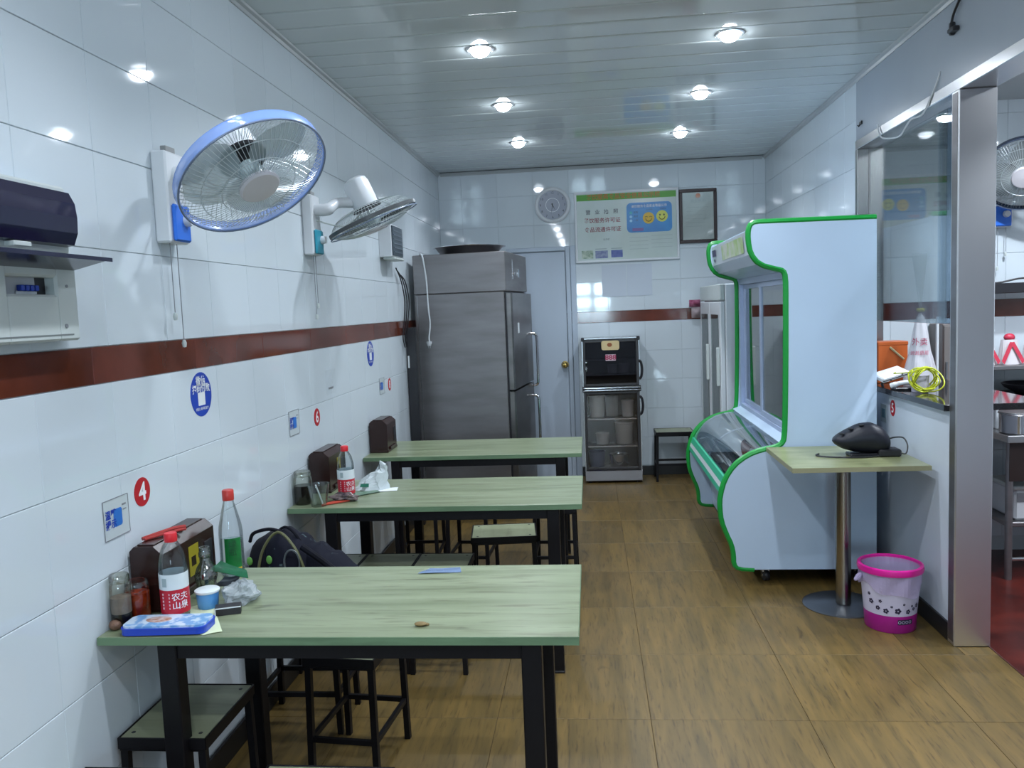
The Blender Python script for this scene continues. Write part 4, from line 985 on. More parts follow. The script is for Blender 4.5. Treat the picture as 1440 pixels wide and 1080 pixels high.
gl_ = band(MB(), .155, 2.60, .0397, TZ+.030, TZ+.130, -PI/2-.15, -PI/2+1.25, 12).build('green_label', mat('green_label', '0e7434', .35, col2='0a5a2a', scale=25), o)
band(MB(), .155, 2.60, .0395, TZ+.024, TZ+.030, -PI/2-.15, -PI/2+1.25, 12).build('yellow_edge', M_PRINT_Y, gl_)
band(MB(), .155, 2.60, .0396, TZ+.030, TZ+.130, -PI/2-.35, -PI/2-.16, 4).build('white_edge', M_WLAB, gl_)
w = wrap(.155, 2.60, .0400, -PI/2+.5); t = MB(); put_text(t, '绿', .026, lambda u, v: w(u, v, TZ+.110), .01); put_text(t, '瓶', .026, lambda u, v: w(u, v, TZ+.082), .01); t.build('lettering', mat('dark_green_print', '0c4a26', .4), gl_)
o = thing('yogurt_cup', (.216, 2.288, TZ), 'small blue plastic cup with a white lid beside the papers', 'cup')
MB().lathe([(0, 0), (.026, 0), (.029, .004), (.033, .050), (0, .050)], (.216, 2.288, TZ), 24).build('cup_body', mat('blue_cup', '2f7cc4', .35, col2='5a9ad8', scale=20), o)
MB().lathe([(.034, .048), (.036, .050), (.036, .055), (.033, .057), (0, .0565)], (.216, 2.288, TZ), 24).build('lid', M_WLAB, o)
# pencil tin
tn = thing('pencil_tin', (.19, 2.135, TZ), 'blue metal pencil tin with a mottled pale lid, on the paper', 'tin')
def tin_pt(x, y, z):
    a = math.radians(3.5); c, s = math.cos(a), math.sin(a); return (.184+x*c-y*s, 2.117+x*s+y*c, z)
for nm, z0, z1, g, m in (('base', TZ+.003, TZ+.018, 0, mat('blue_tin', '2144b8', .3)), ('rim', TZ+.018, TZ+.022, .001, mat('blue_tin', '2144b8', .3)), ('lid', TZ+.022, TZ+.028, -.003, mat('mottled_lid', '6f9fcf', .3, col2='c4d4e4', scale=34, detail=6, contrast=(.45, .55)))):
    poly = rrect(-.118-g, .118+g, -.047-g, .047+g, .022, 5)
    mb = MB(); n_ = len(poly); vs = [tin_pt(x, y, z0) for x, y in poly]+[tin_pt(x, y, z1) for x, y in poly]
    mb.add(vs, [tuple(range(n_))[::-1], tuple(range(n_, 2*n_))]+[(i, (i+1) % n_, n_+(i+1) % n_, n_+i) for i in range(n_)]); mb.build(nm, m, tn)
mb = MB(); mb.prism(ell(.155, 2.12, .036, .022, 24), TZ+.028, TZ+.0284, 2); pt = mb.build('printed_patch', mat('pale_pink_patch', 'c8b8b8', .4, col2='a06a4a', scale=60), tn)
def slab(name, pts, z0, z1, m, label, cat, parent=None, amp=.0, n=9):
    """a thin sheet with four corners given, slightly wavy, two-sided"""
    a, b_, c, d = [Vector((*p, 0)) if len(p) == 2 else Vector(p) for p in pts]; mb = MB()
    def f(u, v, o):
        p = (a*(1-u)+b_*u)*(1-v)+(d*(1-u)+c*u)*v
        return (p.x, p.y, p.z+z0+o+amp*(math.sin(5*u+3*v)+math.sin(7*v-2*u))*.5+amp)
    mb.sheet(lambda u, v: f(u, v, z1-z0), n, n); mb.sheet(lambda u, v: f(u, v, 0), n, n)
    if parent: return mb.build(name, m, parent)
    return tag(mb.build(name, m, None, (a.x, a.y, z0)), label, cat)
slab('paper_sheet', [(.115, 2.235), (.30, 2.075), (.345, 2.10), (.205, 2.335)], TZ+.0005, TZ+.0012, mat('pale_green_paper', 'd4deba', .6), 'pale green paper sheet lying under the blue pencil tin', 'paper', amp=.0006)
o = thing('walnut', (.028, 2.115, TZ), 'small brown nut by the wall at the table corner', 'nut')
MB().ball((.028, 2.115, TZ+.014), (.017, .015, .014), 14, 9).build('shell', mat('nut_shell', '7a5a48', .6, var=.3, scale=90, bump=.6), o)
MB().tube([(.028+.0172*math.cos(a), 2.115, TZ+.014+.0142*math.sin(a)) for a in [2*PI*k/16 for k in range(16)]], .001, 4, True).build('seam', mat('nut_seam', '5a3f30', .7), o)
bx2 = thing('cardboard_box', (.315, 2.262, TZ), 'small flat black box with a white edge near the cup', 'box')
MB().tf(Matrix.Translation((.300, 2.240, 0)) @ Matrix.Rotation(.35, 4, 'Z')).box(-.036, .036, -.018, .018, TZ, TZ+.024, .001).build('carton', mat('black_card', (.018, .016, .018), .4), bx2)
MB().tf(Matrix.Translation((.300, 2.240, 0)) @ Matrix.Rotation(.35, 4, 'Z')).box(-.0365, .0365, -.0186, -.018, TZ+.020, TZ+.0235).box(-.0365, -.0335, -.0186, -.018, TZ+.001, TZ+.0235).build('white_edge', M_PAPER, bx2)
def crumple(name, c, r, m, label, cat, seed, amp=.35, extra=None, flat=.0):
    rd = random.Random(seed); ph = [rd.uniform(0, 6) for _ in range(9)]; c = Vector(c); mb = MB()
    def fn(u, v):
        a = 2*PI*u; b = PI*(v-.5)
        k = 1+amp*(math.sin(3*a+ph[0]+2*b)*.4+math.sin(5*a+ph[1]-3*b)*.3+math.sin(7*b+ph[2]+2*a)*.3+math.sin(11*a+ph[3]+5*b)*.18)
        z = r[2]*math.sin(b)*k; z = max(z, -c.z+TZ+.0008) if flat else z
        return (c.x+r[0]*math.cos(a)*math.cos(b)*k, c.y+r[1]*math.sin(a)*math.cos(b)*k, c.z+z)
    mb.sheet(fn, 30, 16, True, smooth=False); o = mb.build(name, m, None, (c.x, c.y, TZ)); return tag(o, label, cat)
crumple('plastic_bag', (.298, 2.335, TZ+.026), (.050, .055, .034), film('grey_clear_film', (.42, .47, .50), .62, .15), 'crumpled grey clear plastic bag behind the black box', 'plastic bag', 3, .32, flat=1)
slab('green_packet', [(.185, 2.375, .080), (.320, 2.345, .068), (.302, 2.375, .080), (.205, 2.41, .098)], TZ, TZ+.002, mat('green_foil', '1f6a44', .3, col2='0f4a30', scale=20), 'folded green packet leaning behind the plastic bag', 'packet', amp=.003)
slab('dark_wrapper', [(.185, 2.40, .018), (.262, 2.385, .030), (.262, 2.42, .048), (.190, 2.46, .030)], TZ, TZ+.002, mat('dark_foil', '1c2630', .3), 'dark foil wrapper under the green packet', 'wrapper', amp=.004)
slab('plastic_film', [(.79, 2.575), (.93, 2.59), (.92, 2.635), (.82, 2.625)], TZ+.0008, TZ+.0016, film('bluish_film', '7f95b8', .75, .2), 'scrap of bluish plastic film near the back edge of the nearest table', 'plastic film', amp=.002)
o = thing('crumb', (.889, 2.138, TZ), 'small tan crumb lying near the front edge of the nearest table', 'crumb')
MB().ball((.889, 2.138, TZ+.006), (.018, .010, .006), 12, 7).build('crumb_body', mat('tan_crumb', '8a744a', .7, var=.3, scale=90), o)
MB().ball((.905, 2.141, TZ+.004), (.008, .006, .004), 8, 6).build('crumb_flake', mat('tan_crumb', '8a744a', .7), o)

# middle table
jar(.046, 3.600, .042, .150, mat('black_vinegar', (.012, .008, .007), .2), .085, 'glass jar of black vinegar on the middle table', M_LIDC)
o = thing('plastic_cup', (.134, 3.550, TZ), 'clear plastic cup with a spoon on the middle table', 'cup')
MB().lathe([(0, .002), (.034, 0), (.036, .004), (.050, .098), (.052, .100), (.049, .100), (.0345, .006), (0, .005)], (.134, 3.550, TZ), 28).build('cup_wall', glass('cloudy_cup', (.86, .89, .88), .03, .06, .5), o)
MB().tube([(.127, 3.537, TZ+.098), (.140, 3.547, TZ+.050), (.150, 3.552, TZ+.008)], .0032, 6).build('spoon', M_WHITE, o)
o = thing('red_tongs', (.20, 3.585, TZ), 'red plastic tongs lying by the clear cup', 'tongs')
for dy in (0, .018): MB().tube(smooth_path([(.150, 3.535+dy, TZ+.005), (.185, 3.565+dy*1.2, TZ+.006), (.225, 3.60+dy*.7, TZ+.005), (.252, 3.622+dy*.3, TZ+.005)], 5), .0045, 8).build('prong', mat('orange_red_plastic', 'b03a24', .35), o)
water_bottle(.218, 3.70, TZ, .245, .039, 'red-capped water bottle with red label on the middle table', '农夫山泉')
crumple('dark_wrapper', (.225, 3.635, TZ+.018), (.062, .034, .019), mat('dark_purple_foil', '3a2e34', .25, col2='7a6a66', scale=40), 'crumpled dark wrapper at the foot of the middle table bottle', 'wrapper', 11, .35, flat=1)
bgw = thing('paper_bag', (.30, 3.87, TZ), 'creased white bag with green print on the middle table', 'bag')
mb = MB()
def bagf(u, v):
    a = 2*PI*u; k = (1.12-.50*v)*(1 if v < .999 else .12); lean = .034*v+.012*v*v
    cr = .010*math.sin(5*a+6*v)+.007*math.sin(9*a-5*v)
    return (.288+(.066*math.cos(a)+cr)*k+lean, 3.865+(.036*math.sin(a)+cr*.6)*k*(1-.35*v), TZ+.001+v*(.105+.030*math.cos(a-.5)+.012*math.sin(4*a+2)))
mb.sheet(bagf, 26, 9, True, smooth=False); mb.build('bag_body', mat('white_bag', (.60, .66, .68), .4, var=.12, scale=20), bgw)
slab('green_print', [(.246, 3.8235, .022), (.290, 3.820, .022), (.290, 3.824, .038), (.250, 3.827, .036)], TZ, TZ+.001, mat('teal_green_print', '2f7a64', .4), '', '', bgw)
slab('green_card', [(.245, 3.70), (.35, 3.80), (.32, 3.84), (.235, 3.80)], TZ+.0005, TZ+.004, mat('grey_green_card', '5f7a66', .4), 'grey-green card lying under the white bag', 'card', amp=.001)
slab('paper_slip', [(.275, 3.79), (.425, 3.83), (.415, 3.90), (.275, 3.865)], TZ+.0008, TZ+.0014, M_PRINT_W, 'white paper slip on the middle table beside the bag', 'paper', amp=.0006)

# ------------------------------------------------------------------ backpack on a stool by the wall
stb = dup(st0, (.20, 3.10, 0), PI/2, 'stool by the wall between the nearest and middle tables, under the backpack')
bk = thing('backpack', (.20, 3.10, .452), 'navy patterned backpack slumped on a stool against the wall', 'backpack')
M_NAVY = mat('navy_cloth', (.004, .0045, .010), .8, var=.4, scale=40, spec=.2)
M_CAMO = mat('navy_camouflage', (.004, .005, .013), .8, col2='4a5a5e', scale=30, contrast=(.66, .70), spec=.2)
def bag_body(x0, x1, y0, y1, z0, h, tilt=0.0, pw=2.6):
    mb = MB()
    def fn(u, v):
        a = 2*PI*u; b = PI*(v-.5); c, s = math.cos(a), math.sin(a); e = 2/pw
        cx = math.copysign(abs(c)**e, c); sy = math.copysign(abs(s)**e, s); cb = abs(math.cos(b))**e; sz = math.copysign(abs(math.sin(b))**e, math.sin(b))
        x = (x0+x1)/2+(x1-x0)/2*cx*cb; y = (y0+y1)/2+(y1-y0)/2*sy*cb; z = z0+h/2+h/2*sz
        z += tilt*(x-x0)*(z-z0)/h
        z += .008*math.sin(9*x*10+4*y)*max(0, sz)
        return (x, y, max(z, z0))
    return mb.sheet(fn, 28, 15, True)
bag_body(.015, .17, 2.96, 3.24, .453, .325, -.25).build('main_compartment', M_NAVY, bk)
bag_body(.085, .30, 2.94, 3.20, .453, .365, -.42).build('front_compartment', M_CAMO, bk)
bag_body(.20, .475, 2.955, 3.18, .453, .335, -.62, 2.3).build('side_pocket', M_CAMO, bk)
for yy, m in ((2.975, mat('olive_piping', '5a5c3a', .5)), (3.05, M_NAVY)):
    MB().tube(smooth_path([(.085, yy, .50), (.088, yy-.03, .62), (.11, yy-.02, .735), (.165, yy, .800), (.235, yy-.02, .745), (.275, yy-.03, .65), (.285, yy, .52)], 5), .0055, 6).build('piping', m, bk)
MB().tube(smooth_path([(.03, 3.03, .75), (.06, 3.0, .79), (.12, 3.0, .805), (.16, 3.02, .79)], 6), .007, 8).build('top_handle', M_NAVY, bk)
MB().tube(smooth_path([(.26, 2.965, .745), (.33, 2.955, .70), (.41, 2.96, .63), (.47, 2.99, .55)], 6), .013, 8).build('strap', M_NAVY, bk)
for a in ((.135, 2.950, .700), (.05, 2.968, .690)):
    MB().ball(a, (.012, .004, .017), 10, 7).build('neon_patch', mat('lime_patch', '5f9a44', .6), bk)
MB().tube([(.225+.030*math.cos(t_), 2.946, .69+.048*math.sin(t_)) for t_ in [2*PI*k/24 for k in range(24)]], .004, 5, True).build('zipper', mat('grey_zip', (.10, .12, .13), .4), bk)
# ------------------------------------------------------------------ pedestal table, bin and appliance
pt_ = thing('pedestal_table', (2.64, 4.30, 0), 'small square table on one steel column beside the display fridge', 'table')
PZ = .795
tp = MB().box(2.318, 2.955, 4.005, 4.600, PZ-.024, PZ, .0015).build('tabletop', mat('pedestal_laminate', (.30, .31, .17), .3, col2=(.20, .22, .10), scale=5, stretch=(1, 3, 1)), pt_)
MB().box(2.317, 2.956, 4.0035, 4.005, PZ-.0235, PZ-.0005).box(2.3165, 2.318, 4.005, 4.6, PZ-.0235, PZ-.0005).build('edge_band', mat('cream_edge', (.27, .26, .15), .4), tp)
MB().cyl((2.64, 4.31, .02), (2.64, 4.31, PZ-.032), .0385, n=32).build('column', mat('column_steel', (.36, .34, .31), .22, 1.0, var=.1, scale=3, stretch=(1, 1, .2)), pt_)
MB().lathe([(0, .018), (.045, .018), (.06, .015), (.185, .010), (.197, .004), (.197, 0), (0, 0)], (2.64, 4.335, 0), 48).build('base_disc', M_DISC, pt_)
MB().box(2.52, 2.76, 4.19, 4.43, PZ-.034, PZ-.0245).build('mounting_plate', M_BLACK, pt_)
ap_ = thing('appliance', (2.73, 4.31, PZ), 'dark rounded plastic appliance lying on the pedestal table with its cable', 'appliance')
M_APP = mat('charcoal_plastic', (.010, .011, .019), .42, spec=.35)
mb = MB()
def app(u, v):
    t = v; a = 2*PI*u
    # long rounded body: blunt nose at left, tall heel at right
    def ip(tab):
        for (t0, v0), (t1, v1) in zip(tab, tab[1:]):
            if t <= t1: return v0+(v1-v0)*(t-t0)/(t1-t0)
        return tab[-1][1]
    x = 2.590+.275*t
    top = ip(((0, .095), (.2, .128), (.45, .165), (.65, .172), (.85, .150), (1, .115))); bot = ip(((0, .055), (.15, .036), (.4, .018), (1, .012)))
    e = (1-abs(2*t-1)**6)**.5 if 0 < t < 1 else 0.0
    zc = (top+bot)/2; zh = (top-bot)/2*e; w_ = .066*e
    return (x, 4.325-.04*t+w_*math.cos(a), PZ+zc+zh*math.sin(a))
mb.sheet(app, 26, 22, True); mb.build('body', M_APP, ap_)
MB().box(2.795, 2.905, 4.235, 4.325, PZ, PZ+.038, .008).build('dock', M_PLBLK, ap_)
MB().box(2.66, 2.80, 4.25, 4.34, PZ, PZ+.016, .005).build('foot', M_PLBLK, ap_)
for x, z in ((2.625, .118), (2.668, .142), (2.72, .160)): MB().ball((x, 4.28-.006*(x-2.6)*10, PZ+z), (.014, .010, .006), 10, 6).build('button', M_PLBLK, ap_)
MB().tube(smooth_path([(2.80, 4.245, PZ+.008), (2.72, 4.225, PZ+.005), (2.62, 4.235, PZ+.005), (2.535, 4.265, PZ+.005), (2.505, 4.30, PZ+.006), (2.525, 4.325, PZ+.008)], 6), .0042, 6).build('cable', M_PLBLK, ap_)
MB().tube(smooth_path([(2.895, 4.28, PZ+.02), (2.93, 4.26, PZ+.012), (2.945, 4.275, PZ+.05), (2.935, 4.30, PZ+.085), (2.90, 4.31, PZ+.088), (2.862, 4.31, PZ+.08)], 6), .0035, 6).build('cable', M_PLBLK, ap_)

bn = thing('waste_bin', (2.785, 4.055, 0), 'pink and white flowered waste bin with a violet liner bag', 'bin')
bc = (2.785, 4.055, 0)
MB().lathe([(0, .002), (.108, .002), (.112, 0), (.1155, .004), (.120, .085)], bc, 40).build('base_band', mat('magenta_plastic', 'a81a86', .35), bn)
MB().lathe([(.120, .085), (.137, .285), (.133, .285), (.112, .008), (0, .008)], bc, 40).build('body', mat('lilac_white_plastic', (.58, .54, .68), .35), bn)
MB().lathe([(.131, .300), (.130, .286), (.137, .282), (.148, .284), (.151, .296), (.148, .312), (.139, .316), (.132, .312), (.131, .300)], bc, 44).build('rim', mat('hot_pink_rim', 'd81f92', .3), bn)
M_LINER = film('violet_film', (.52, .44, .66), .62, .3)
mb = MB()
def liner(u, v):
    a = 2*PI*u; rr = .1425-.004*v+.003*math.sin(9*a+3*v)+.004*v*math.sin(5*a+1); zz = .286-(.085+.022*math.sin(2*a+4.2)+.010*math.sin(5*a))*v
    return (bc[0]+rr*math.cos(a), bc[1]+rr*math.sin(a), zz)
mb.sheet(liner, 56, 7, True, smooth=False); mb.build('liner_bag', M_LINER, bn)
mb = MB()
mb.sheet(lambda u, v: (bc[0]+(.131-.025*v+.004*math.sin(8*2*PI*u)*v)*math.cos(2*PI*u), bc[1]+(.131-.025*v+.004*math.sin(8*2*PI*u)*v)*math.sin(2*PI*u), .302-.17*v), 40, 6, True, smooth=False); mb.build('liner_inside', M_LINER, bn)
mb = MB(); mb.tube(smooth_path([(bc[0]-.136, bc[1]-.01, .262), (bc[0]-.150, bc[1]-.015, .255), (bc[0]-.166, bc[1]-.02, .240), (bc[0]-.175, bc[1]-.025, .238)], 4), [.006, .008, .010, .012, .012, .013, .012, .011, .010, .009, .008, .006, .004], 8); mb.build('liner_knot', M_LINER, bn)
def bin_pt(a, z, off=.0008):
    rr = .120+(z-.085)*.085+off; return (bc[0]+rr*math.cos(a), bc[1]+rr*math.sin(a), z)
rd = random.Random(4)
for a, z, s in ((-2.35, .115, .011), (-2.05, .105, .013), (-1.62, .108, .015), (-1.22, .103, .012), (-.95, .112, .009), (-.75, .125, .012), (-2.62, .140, .013), (-2.25, .150, .008), (-1.05, .128, .006), (-1.85, .128, .006), (-2.7, .175, .008), (-1.4, .14, .006)):
    fl = MB(); zs = z+.006
    for k in range(5):
        b = 2*PI*k/5; cc = (a+s*.62*math.cos(b)/.125, zs+s*.62*math.sin(b))
        vs = [bin_pt(cc[0]+s*.42*math.cos(q)/.125, cc[1]+s*.42*math.sin(q), .0012) for q in [2*PI*i/9 for i in range(9)]]
        fl.add(vs, [tuple(range(9))])
    fl.build('flower_print', mat('dark_violet_print2', '2a2440', .5), bn)
def band_on_bin(a0, a1, z0, z1, off): 
    mb = MB(); n_ = 10
    def rr(z): return .1155+(z-.004)*.0555+off
    vs = [(bc[0]+rr(z)*math.cos(a0+(a1-a0)*i/n_), bc[1]+rr(z)*math.sin(a0+(a1-a0)*i/n_), z) for i in range(n_+1) for z in (z0, z1)]
    mb.add(vs, [(2*i, 2*i+2, 2*i+3, 2*i+1) for i in range(n_)], True); return mb
lb3 = band_on_bin(-1.62, -.98, .045, .070, .001).build('name_plate', mat('dark_violet_print2', '2a2440', .5), bn)
t = MB()
for k in range(4):
    a = -1.55+.145*k
    for q in range(8):
        b0, b1 = PI*q/4, PI*(q+1)/4
        t.add([((bc[0]+.1205*math.cos(a+r_*math.cos(b)/.118)), (bc[1]+.1205*math.sin(a+r_*math.cos(b)/.118)), .0575+r_*math.sin(b)) for r_, b in ((.0075, b0), (.0075, b1), (.0052, b1), (.0052, b0))], [(0, 1, 2, 3)])
t.build('ring_print', mat('pale_violet_print', (.45, .4, .55), .5), lb3)

# ------------------------------------------------------------------ worktop of the pass-through and things on it
wt = MB().box(2.952, 3.42, 3.866, 5.195, 1.070, 1.100, .003)
tag(wt.build('worktop', mat('black_stone', (.018, .018, .020), .08, var=.3, scale=60), None, (3.18, 4.53, 1.07)), 'glossy black stone worktop of the pass-through', 'worktop')
num5 = thing('table_number', (W, 4.592, .995), 'round red sticker with a white 5 on the half wall', 'sticker', 'red table number stickers')
mb = MB(); mb.prism(ell(4.592, .995, .036, .044, 30), W-.0012, W, 0); mb.build('disc', M_PRINT_R, num5)
t = MB(); put_text(t, '5', .072, lambda u, v: (W-.0018, 4.592-u, .993+v), .02); t.build('numeral', M_PRINT_W, num5)
o = thing('wall_notice', (W, 4.73, .955), 'small grey notice on the half wall left of the number 5', 'sign')
MB().box(W-.002, W, 4.69, 4.775, .90, 1.0).build('plate', mat('grey_plate', (.34, .40, .42), .3), o)
MB().box(W-.0028, W-.002, 4.705, 4.755, .925, .975).build('printed_block', mat('grey_blue_print', '5a7a86', .4), o)
ob_ = thing('orange_box', (3.10, 4.97, 1.10), 'orange box standing on the black worktop', 'box')
MB().box(3.01, 3.175, 4.90, 5.03, 1.100, 1.335, .004).build('carton', mat('orange_card', 'c8622a', .4, var=.08, scale=5), ob_)
MB().box(3.008, 3.177, 4.898, 5.032, 1.315, 1.337, .003).build('lid', mat('orange_card', 'c8622a', .4), ob_)
mb = MB(); mb.tube([(3.075, 4.894, 1.305), (3.15, 4.892, 1.235)], .006, 6); mb.build('paper_strip', mat('cream_strip', 'c4b88a', .5), ob_)
ro = thing('router', (3.00, 4.62, 1.10), 'tilted white plastic router on top of a white handset', 'router')
RT = Matrix.Translation((3.00, 4.66, 1.172)) @ Matrix.Rotation(-.24, 4, 'Y') @ Matrix.Rotation(.25, 4, 'Z') @ Matrix.Rotation(.30, 4, 'X')
MB().tf(RT).box(-.085, .075, -.05, .05, -.014, .016, .006).build('casing', M_WHITE, ro)
MB().tf(RT).box(-.085, .075, -.052, -.0495, -.003, .001).build('seam', M_PLBLK, ro)
for k in (-.04, .03): MB().tf(RT).cyl((k, -.0535, -.008 if k < 0 else .008), (k, -.0495, -.008 if k < 0 else .008), .004, n=8).build('port', M_PLBLK, ro)
MB().tf(RT).tube([(-.08, -.03, -.016), (-.075, -.03, -.046)], .007, 6).build('stand_leg', M_PLBLK, ro)
hs_ = thing('handset', (3.03, 4.53, 1.10), 'white telephone handset lying under the router', 'telephone')
MB().tube(smooth_path([(2.965, 4.56, 1.118), (2.99, 4.54, 1.130), (3.03, 4.52, 1.140), (3.07, 4.50, 1.132), (3.085, 4.49, 1.116)], 5), [.016]*5+[.013]*11+[.015]*5, 10).build('grip', M_WHITE, hs_)
MB().box(2.965, 3.09, 4.50, 4.58, 1.100, 1.113, .004).build('cradle', M_PLBLK, hs_)
yc = thing('cable_coil', (3.06, 4.36, 1.10), 'bundle of bright yellow network cable coiled on the worktop', 'cable')
rd = random.Random(12); M_YEL = mat('yellow_cable', 'b8bf28', .35)
for k in range(9):
    cx_, cy_, cz_ = 3.065+rd.uniform(-.012, .012), 4.36+rd.uniform(-.03, .03), 1.172+rd.uniform(-.006, .006); R_ = .058+rd.uniform(-.008, .006); tl = rd.uniform(-.3, .3); t2 = rd.uniform(-.25, .25)
    pts = []
    for i in range(30):
        a = 2*PI*i/30; x_ = R_*math.cos(a)*1.1; z_ = R_*math.sin(a); pts.append((cx_+x_, cy_+.03*math.sin(a*2+k)+x_*t2+z_*tl, max(1.1045, cz_+z_)))
    MB().tube(pts, .0036, 6, True).build('loop', M_YEL, yc)
MB().tube(smooth_path([(3.02, 4.36, 1.21), (2.985, 4.42, 1.20), (2.96, 4.50, 1.19), (2.99, 4.57, 1.19)], 6), .0036, 6).build('cable_end', M_YEL, yc)
MB().cyl((3.055, 4.41, 1.101), (3.055, 4.41, 1.185), .040, .043, 20).build('spool_core', mat('lilac_plastic', (.45, .43, .52), .4), yc)
bg_ = thing('plastic_bag', (3.204, 4.80, 1.10), 'clear tied plastic bag with red print standing on the worktop', 'plastic bag')
mb = MB()
def cbag(u, v):
    a = 2*PI*u; k = .088*(1-v)**.55*(.75+.25*math.sin(PI*min(1, v*1.5+.3)))+.006
    k *= 1+.06*math.sin(6*a+5*v)
    return (3.204+k*math.cos(a), 4.80+k*.75*math.sin(a), 1.102+.395*v)
mb.sheet(cbag, 34, 14, True, smooth=False); mb.build('bag_body', film('milky_film', (.74, .73, .77), .62, .25), bg_)
mb = MB(); mb.sheet(lambda u, v: (3.204+(.006+.030*v*(1+.4*math.sin(6*PI*u)))*math.cos(2*PI*u), 4.80+(.006+.026*v*(1+.4*math.sin(10*PI*u)))*math.sin(2*PI*u), 1.525+.30*v), 22, 8, True, smooth=False); mb.build('gathered_neck', film('clear_film', (.55, .60, .60), .22, .2), bg_)
MB().tube([(3.204+.013*math.cos(a), 4.80+.013*math.sin(a), 1.512+.004*math.sin(3*a)) for a in [2*PI*k/16 for k in range(16)]], .009, 8, True).build('yellow_tie', mat('yellow_tie', 'a8a020', .5), bg_)
t = MB()
def bag_print(u, v):
    hgt = (v-1.102)/.395; k = .088*(1-hgt)**.55*(.75+.25*math.sin(PI*min(1, hgt*1.5+.3)))+.010
    a = -PI/2-.35+u/max(k, .02); return (3.204+k*1.05*math.cos(a), 4.80+k*.8*math.sin(a), v)
put_text(t, '外卖', .045, lambda u, v: bag_print(u, 1.335+v), .004); put_text(t, '谢谢惠顾', .026, lambda u, v: bag_print(u, 1.275+v), .002)
t.build('red_print', mat('faded_red_print', 'b0506a', .5), bg_)
tag(MB().cyl((3.335, 4.90, 1.10), (3.335, 4.90, 1.47), .008, n=10).lathe([(.022, 0), (.022, .006), (.009, .010)], (3.335, 4.90, 1.10), 14).build('post', M_WHITE, None, (3.335, 4.90, 1.10)), 'thin white post standing on the worktop behind the bag', 'post')

# cords on the header of the opening
wc = MB().tube(smooth_path([(W-.012, 4.80, 2.535), (W-.016, 4.74, 2.46), (W-.018, 4.62, 2.425), (W-.018, 4.46, 2.405), (W-.018, 4.38, 2.43), (W-.016, 4.31, 2.455), (W-.014, 4.18, 2.45), (W-.010, 4.10, 2.50), (W-.007, 4.03, 2.56), (W-.003, 4.01, 2.60)], 5), .0042, 6)
tag(wc.build('white_cord', M_WHITE, None, (W, 4.4, 2.42)), 'slack white cord looped below the steel header', 'cord')
bp_ = thing('power_adapter', (W, 3.86, 2.73), 'black plug-in adapter with its lead, high on the wall above the pillar', 'adapter')
MB().box(W-.030, W, 3.815, 3.875, 2.722, 2.742, .004).box(W-.022, W, 3.858, 3.878, 2.715, 2.770, .004).build('casing', M_PLBLK, bp_)
MB().tube(smooth_path([(W-.014, 3.868, 2.765), (W-.012, 3.85, 2.80), (W-.010, 3.80, 2.84), (W-.008, 3.74, 2.884)], 5), .0055, 6).build('lead', M_PLBLK, bp_)
o = thing('wall_hook', (W, 5.10, 2.61), 'tiny black hook on the wall above the far jamb', 'hook')
MB().box(W-.008, W, 5.085, 5.125, 2.600, 2.618, .002).build('plate', M_PLBLK, o); MB().tube([(W-.006, 5.11, 2.600), (W-.014, 5.11, 2.588), (W-.020, 5.11, 2.598)], .004, 6).build('prong', M_PLBLK, o)

# ------------------------------------------------------------------ kitchen seen past the pillar
kb = thing('steel_work_table', (4.1, 4.95, 0), 'steel kitchen work table behind the pillar', 'table')
MB().box(3.61, 4.60, 4.66, 5.235, .775, .815, .003).build('tabletop', M_STEEL, kb)
MB().box(3.63, 4.56, 4.70, 5.20, .30, .325, .003).build('lower_shelf', M_STEELD, kb)
MB().box(3.63, 4.57, 4.68, 4.70, .56, .775).build('apron_panel', mat('brown_dark_panel', '2c211f', .35), kb)
for x in (3.64, 4.55):
    for y in (4.70, 5.20): MB().cyl((x, y, 0), (x, y, .775), .019, n=12).build('leg', M_STEELD, kb)
MB().cyl((3.64, 4.70, .12), (4.55, 4.70, .12), .012, n=10).build('foot_rail', M_CHROME, kb)
o = thing('storage_tub', (3.84, 4.86, .325), 'white plastic tub on the lower shelf of the work table', 'tub')
MB().box(3.69, 4.00, 4.74, 5.02, .326, .50, .012).build('tub_body', M_WHITE, o); MB().box(3.675, 4.015, 4.725, 5.035, .50, .522, .006).build('lid', M_OFFW, o); MB().box(3.70, 3.76, 4.737, 4.740, .43, .48).build('paper_label', M_GRAY, o)
o = thing('stock_pot', (3.715, 4.765, .815), 'steel stock pot with lid at the corner of the work table', 'pot')
MB().lathe([(0, .002), (.088, 0), (.094, .006), (.096, .105), (.101, .110), (.101, .114)], (3.715, 4.765, .815), 32).build('pot_body', M_CHROME, o)
MB().lathe([(.100, .114), (.098, .120), (.06, .135), (.012, .142), (0, .142)], (3.715, 4.765, .815), 32).build('lid', M_STEELD, o); MB().lathe([(.006, .142), (.006, .152), (.015, .158), (.012, .168), (0, .170)], (3.715, 4.765, .815), 14).build('lid_knob', M_PLBLK, o)
o = thing('gas_hob', (4.0, 5.0, .815), 'black gas hob with a wide pan behind the stock pot', 'hob')
MB().box(3.66, 4.50, 4.90, 5.22, .816, .985, .006).build('hob_body', M_WHITE, o); MB().box(3.64, 4.52, 4.885, 5.225, .985, 1.000, .004).build('hob_plate', M_PLBLK, o)
MB().lathe([(0, .004), (.10, .006), (.16, .040), (.175, .062), (.170, .062), (.155, .042), (.09, .012), (0, .010)], (3.93, 5.02, 1.0), 32).build('pan', M_PLBLK, o)
o = thing('wall_shelf', (3.9, 5.13, 1.17), 'steel shelf on the kitchen wall above the hob', 'shelf')
MB().box(3.62, 4.60, 5.04, 5.248, 1.140, 1.165, .003).build('board', M_STEELD, o)
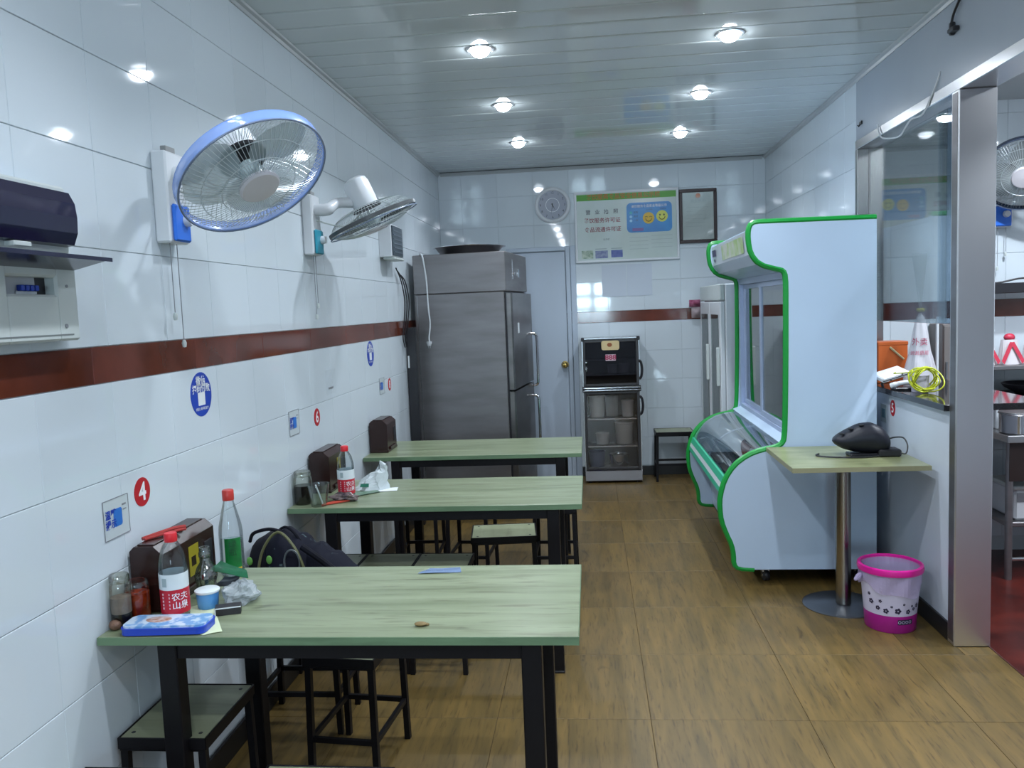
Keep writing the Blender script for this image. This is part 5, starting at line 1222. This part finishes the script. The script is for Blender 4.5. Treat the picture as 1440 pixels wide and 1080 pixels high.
for x in (3.68, 4.4): MB().prism([(5.248, 1.02), (5.248, 1.14), (5.08, 1.14)], x, x+.01, 0).build('bracket', M_STEELD, o)
for i in range(4):
    x = 3.70+.135*i; o = thing('red_bag', (x, 5.13, 1.165), ['leftmost', 'second', 'third', 'rightmost'][i]+' of the red and white bags standing in a row on the kitchen shelf', 'bag', 'red and white bags on the kitchen shelf')
    mb = MB(); mb.sheet(lambda u, v: (x+(.062*(1-.30*v)+.004*math.sin(14*PI*u))*math.cos(2*PI*u), 5.13+.05*(1-.6*v)*math.sin(2*PI*u), 1.167+.145*v), 22, 8, True, smooth=False); mb.build('bag_body', mat('white_red_bag', (.60, .56, .58), .4), o)
    mb = MB(); 
    for s in (-1, 1): mb.add([(x+s*.050, 5.13-.054, 1.17), (x+s*.064, 5.13-.050, 1.19), (x+s*.012, 5.13-.034, 1.30), (x-s*.010, 5.13-.036, 1.295)], [(0, 1, 2, 3)])
    mb.build('red_stripe', mat('bag_red', 'c03048', .4), o)
    MB().ball((x, 5.13, 1.325), (.032, .024, .024), 12, 8).build('knot', mat('bag_red', 'c03048', .4), o)
o = thing('dark_shelf', (3.9, 5.14, 1.60), 'black shelf on the kitchen wall below the fan', 'shelf')
MB().box(3.60, 4.60, 5.08, 5.248, 1.585, 1.645, .004).build('board', M_PLBLK, o); MB().tube(smooth_path([(3.62, 5.10, 1.655), (3.75, 5.10, 1.648), (3.9, 5.10, 1.67), (4.1, 5.10, 1.65)], 5), .006, 6).build('loose_cable', M_PLBLK, o)
o = thing('grey_cupboard', (3.62, 5.13, 1.10), 'grey-brown metal cupboard seen through the pass-through', 'cupboard')
MB().box(3.425, 3.60, 5.05, 5.245, 0, 1.42, .004).build('carcass', mat('taupe_metal', (.20, .18, .17), .4, .3), o); MB().box(3.43, 3.595, 5.042, 5.05, .85, 1.41, .003).build('door', mat('taupe_metal', (.20, .18, .17), .4, .3), o); MB().box(3.44, 3.448, 5.034, 5.042, 1.1, 1.2).build('handle', M_CHROME, o)
